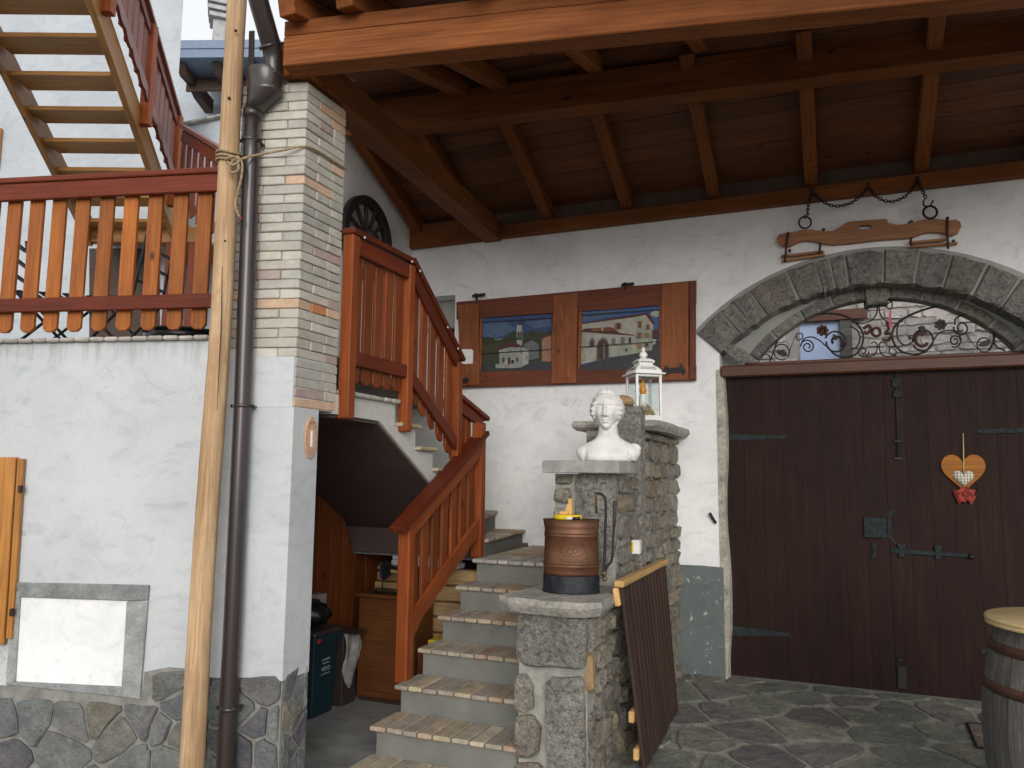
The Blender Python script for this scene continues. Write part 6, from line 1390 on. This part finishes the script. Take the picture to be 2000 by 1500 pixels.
# ================================================================== TERRACE: furniture, timber stair, house
def folding_chair(o3, rz, label):
    c = thing('garden_chair', label, 'chair', o3, 'black metal garden chairs'); Rm = Matrix.Rotation(rz, 3, 'Z'); o3 = Vector(o3); q = lambda x, y_, z_: o3 + Rm @ Vector((x, y_, z_))
    for s in (-1, 1):
        tube('leg', [q(s * .20, -.24, 0), q(s * .20, .22, .46)], 0.010, M_iron, c, 6); tube('leg', [q(s * .18, .24, 0), q(s * .18, -.18, .45), q(s * .18, -.25, .88)], 0.010, M_iron, c, 6)
    for k in range(6): beam('seat_slat', q(-.19, -.16 + k * .07, .45), q(.19, -.16 + k * .07, .45), 0.05, 0.01, M_iron, c)
    for k in range(3): beam('back_slat', q(-.18, -.195 - k * .022, .56 + k * .12), q(.18, -.195 - k * .022, .56 + k * .12), 0.05, 0.01, M_iron, c, up=(0, 0.3, 1))
    tube('stretcher', [q(-.2, -.2, .04), q(.2, -.2, .04)], 0.008, M_iron, c, 6)
    return c
folding_chair(LW(1.72, TZ, 0.95), 1.9, 'black folding garden chair standing nearest the barbecue behind the terrace railing'); folding_chair(LW(2.12, TZ, 0.8), -0.9, 'black folding garden chair at the left edge behind the terrace railing')
gb = thing('barbecue_bowl', 'dark round barbecue bowl on legs behind the terrace railing', 'barbecue', LW(1.20, TZ, 0.9))
cq = LW(1.20, TZ, 0.9); lathe('bowl', [(0.05, 0.07), (0.20, 0.09), (0.25, 0.15), (0.26, 0.20), (0.24, 0.20), (0.2, 0.12)], cq, M_black, gb, 28); lathe('rim', [(0.255, 0.2), (0.268, 0.202), (0.268, 0.214), (0.255, 0.214)], cq, M_giron, gb, 28)
for k in range(3): t = 2.1 * k + .4; tube('leg', [cq + Vector((.12 * math.cos(t), .12 * math.sin(t), .09)), cq + Vector((.2 * math.cos(t), .2 * math.sin(t), 0))], 0.010, M_iron, gb, 6)
# timber stair behind the terrace
ts = thing('timber_stair', 'open larch staircase climbing above the terrace', 'staircase', atD(200, 440, 8.3))
TR = [((114, 329), (290, 331)), ((86, 269), (271, 272)), ((52, 206), (247, 210)), ((21, 136), (222, 140)), ((-15, 65), (196, 70))]
A0, B0 = atD(114, 329, 7.67), atD(290, 331, 7.67); A4, B4_ = atD(-15, 65, 6.35), atD(196, 70, 6.35)
stp = ((A4 + B4_) - (A0 + B0)) / 8; run = Vector((stp.x, stp.y, 0)); t_ax = (B0 - A0); t_ax.z = 0; wdt = t_ax.length; t_ax.normalize()
bk_ = -run.normalized()
mid0 = (A0 + B0) / 2
for k in range(-2, 9):
    c = mid0 + stp * k; beam('tread', c - t_ax * (wdt / 2 - .005) + bk_ * 0.14, c + t_ax * (wdt / 2 - .005) + bk_ * 0.14, 0.28, 0.04, M_stairw, ts, bev=0.004)
for s in (-1, 1):
    c0 = mid0 + t_ax * s * (wdt / 2 + .03) + bk_ * 0.14; beam('stringer', c0 + stp * -2.6, c0 + stp * 9.5, 0.055, 0.26, M_stairw, ts, bev=0.005)
# platform with beam; a dark house-wall panel stands in for the shade below
pc0 = mid0 + stp * -2.55; fz = pc0.z
pfm = thing('platform', 'wooden platform with a beam edge at the foot of the larch staircase', 'platform', pc0)
beam('platform_beam', pc0 - t_ax * 0.5 + bk_ * .1, pc0 + t_ax * 0.75 + bk_ * .1, 0.12, 0.18, M_stairw, pfm); 
beam('platform_deck', pc0 - t_ax * 0.5 + bk_ * 0.9 + ZUP * .11, pc0 + t_ax * 0.75 + bk_ * 0.9 + ZUP * .11, 1.7, 0.04, M_stairw, pfm)
for k, s in enumerate((0.45, 0.70)): beam('platform_post', Vector((pc0 + t_ax * s + bk_ * .1).to_tuple()[:2] + (TZ,)), pc0 + t_ax * s + bk_ * .1 - ZUP * .09, 0.11, 0.11, M_rail, pfm, up=tuple(t_ax))
# stair handrail
hr = thing('timber_stair_railing', 'dark red railing with scalloped lower board beside the larch staircase', 'railing', atD(345, 330, 7.9))
r0, r1 = atD(358, 196, 7.9), atD(290, -25, 6.75); q0_, q1_ = atD(349, 329, 7.9), atD(228, -20, 6.55)
dr1 = (r1 - r0)
base0 = mid0 + t_ax * (wdt / 2 + .10) + bk_ * .14
def rail_pt(k, h): return base0 + stp * k + ZUP * h
ex = 5.5
beam('handrail', rail_pt(-1.3, 0.98), rail_pt(ex, 0.98), 0.09, 0.04, M_violet, hr); beam('rail', rail_pt(-1.2, 0.89), rail_pt(ex, 0.89), 0.03, 0.09, M_violet, hr)
# scalloped lower board
npt = 60; lo_ = []; hi_ = []
for i in range(npt + 1):
    k = -1.2 + (ex + 1.2) * i / npt; hi_.append(rail_pt(k, 0.30)); lo_.append(rail_pt(k, 0.205 - 0.03 * abs(math.sin(i * math.pi / 5))))
prism('scalloped_board', hi_ + lo_[::-1], t_ax * 0.03, M_violet, hr, M=frame(tuple(stp), (0, 0, 1), rail_pt(2, .25)))
for k in (-1.15, 1.75, 4.8): c = rail_pt(k, 0) + t_ax * 0.0; beam('post', c - ZUP * 0.02, c + ZUP * 0.99, 0.09, 0.09, M_post, hr, up=tuple(t_ax))
k = -0.85
while k < ex - .2:
    if min(abs(k - a) for a in (-1.15, 1.75, 4.8)) > 0.22: c = rail_pt(k, 0) - t_ax * .018; beam('picket', c + ZUP * 0.24, c + ZUP * 0.93, 0.09, 0.022, M_violet, hr, up=tuple(t_ax))
    k += 0.42
lr2 = thing('platform_railing', 'dark red picket railing running from the larch staircase to the pole', 'railing', atD(390, 330, 7.4))
l0, l1 = atD(358, 247, 7.95), atD(445, 300, 6.9); beam('handrail', l0, l1, 0.08, 0.04, M_violet, lr2); beam('rail', l0 - ZUP * 0.10, l1 - ZUP * 0.10, 0.03, 0.11, M_rail, lr2)
for k in range(7): c = l0.lerp(l1, (k + .3) / 7); beam('picket', c - ZUP * 0.85, c - ZUP * 0.10, 0.09, 0.022, M_rail, lr2, up=tuple((l1 - l0).cross(ZUP)))
beam('rail', l0 - ZUP * 0.75, l1 - ZUP * 0.75, 0.03, 0.08, M_rail, lr2)
# house wall behind the stair
hw = thing('white_house', 'tall white plastered house wall behind the larch staircase', 'house', atD(150, 500, 9.6))
e0 = atD(352, 100, 9.6); e0.z = 0
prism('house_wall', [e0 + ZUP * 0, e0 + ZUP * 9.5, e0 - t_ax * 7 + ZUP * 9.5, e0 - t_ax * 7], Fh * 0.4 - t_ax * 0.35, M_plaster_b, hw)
w0 = on(-28, 290, Fh, Fh.dot(e0) - 0.03); beam('window_shutter', w0 - ZUP * 0.26, w0 + ZUP * 0.26, 0.36, 0.05, M_shut, hw, up=tuple(-Fh))
dq = [on(x, y_, Fh, Fh.dot(e0) - 0.004) for x, y_ in ((176, 486), (312, 486), (312, 700), (176, 700))]
prism('dark_void_panel', dq, -Fh * 0.02, M_slat, hw);  # flat dark panel painting in the shaded void under the platform
gw = thing('garden_wall', 'grey rendered garden wall with a tiled edge behind the pole', 'wall', atD(400, 330, 10.6))
g0, g1 = atD(352, 250, 10.6), atD(520, 214, 10.0); prism('wall_body', [Vector((g0.x, g0.y, 2.2)), g0, g1, Vector((g1.x, g1.y, 2.2))], Fh * 0.25, M_plaster_b, gw)
k = 0
for k in range(10): beam('coping_tile', g0.lerp(g1, k / 10) + Fh * .1 + ZUP * .02, g0.lerp(g1, (k + .93) / 10) + Fh * .1 + ZUP * .02, 0.34, 0.035, M_coping, gw)
# neighbour's house with eave and chimney
nb = thing('neighbour_house', 'white neighbouring house with a blue-grey eave and dark wooden brackets', 'house', atD(400, 400, 16))
n0, n1 = atD(330, 200, 16.5), atD(640, 190, 16.5); prism('house_wall', [Vector((n0.x, n0.y, 0)), Vector((n0.x, n0.y, n0.z + .6)), Vector((n1.x, n1.y, n0.z + .6)), Vector((n1.x, n1.y, 0))], Fh * 3, M_plaster_b, nb)
e_a, e_b = atD(353, 120, 15.2), atD(560, 118, 15.2); beam('eave_gutter', e_a, e_b, 0.9, 0.36, M_zinc, nb); beam('gutter_lip', e_a - Fh * .46 + ZUP * .02, e_b - Fh * .46 + ZUP * .02, 0.02, 0.05, M_zinc, nb)
beam('roof_slope', e_a + Fh * 1.5 + ZUP * .45, e_b + Fh * 1.5 + ZUP * .45, 3.0, 0.16, M_zinc, nb, up=tuple((ZUP - Fh * 0.3)))
for k in range(4):
    s = e_a.lerp(e_b, k / 3.0 + .02) ; pts = [s - Fh * .3 - ZUP * .2, s + Fh * 1.2 - ZUP * .2, s + Fh * 1.2 - ZUP * .5, s + Fh * .6 - ZUP * .46, s + Fh * .3 - ZUP * .34, s - Fh * .1 - ZUP * .36]
    prism('eave_bracket', pts, (e_b - e_a).normalized() * 0.16, M_dkwood, nb)
prism('eave_board', [e_a - ZUP * .19 + Fh * .3, e_b - ZUP * .19 + Fh * .3, e_b - ZUP * .42 + Fh * .3, e_a - ZUP * .46 + Fh * .3], Fh * .05, M_dkwood, nb)
cmy = thing('chimney', 'pale cement chimney with slab cap rising over the blue-grey eave', 'chimney', atD(436, 95, 16))
c0 = atD(437, 95, 16.3); ct = atD(437, 48, 16.3); Rc = Euler((0, 0, 0.75)).to_matrix()
box('shaft', Vector((c0.x, c0.y, (c0.z + ct.z) / 2 - .35)), (0.46, 0.46, ct.z - c0.z + .7), M_chim, cmy, Rc)
for k, (s, zz) in enumerate(((0.56, 0.05), (0.62, 0.19), (0.66, 0.33))): box('cap_slab', ct + ZUP * zz, (s, s, 0.09), M_chim, cmy, Rc)
box('cap_core', ct + ZUP * 0.2, (0.4, 0.4, 0.3), M_chim, cmy, Rc); box('cap_top', ct + ZUP * 0.44, (0.6, 0.6, 0.07), M_chim, cmy, Rc)
# ================================================================== LANE BEHIND THE WHITE WALL
YO = 9.6
ow = thing('lane_house', 'pale rubble stone house seen through the arched opening and the small window', 'house', (0, YO, 0))
aabb('mortar_bed', (-7.0, YO, -0.13), (3.2, YO + 0.4, 4.6), M_outmo, ow, 0)
def FO(u, v, h): return Vector((u, YO - h, v))
wx0, wx1 = atY(1562, 660, YO).x, atY(1640, 660, YO).x; wzt, wzb = atY(1590, 630, YO).z, atY(1590, 720, YO).z
cnt = 0
for u0, u1, v0, v1 in ((-1.1, 2.1, 2.62, 4.0), (-5.7, -4.7, 2.3, 4.1)):
    for poly in courses(u0, u1, v0, v1, 0.07, 0.12, 0.13, 0.36, 0.016):
        cu = sum(p[0] for p in poly) / 4; cv = sum(p[1] for p in poly) / 4
        if wx0 - .14 < cu < wx1 + .14 and cv < wzt + .16: continue
        stone('stone', soften(poly, 0.14, 0.006), FO, random.uniform(0.01, 0.035), M_outst, ow, back=0.01, rough=0.006, inset=0.012); cnt += 1
aabb('window_panel', (wx0, YO - .012, wzb - .5), (wx1, YO - .002, wzt), M_blue, ow, 0.002)
aabb('window_lintel', (wx0 - .12, YO - .09, wzt), (wx1 + .30, YO - .003, wzt + .12), M_lintel, ow); aabb('window_post', (wx1 + .002, YO - .07, wzb - .5), (wx1 + .13, YO - .003, wzt - .002), M_stave, ow)
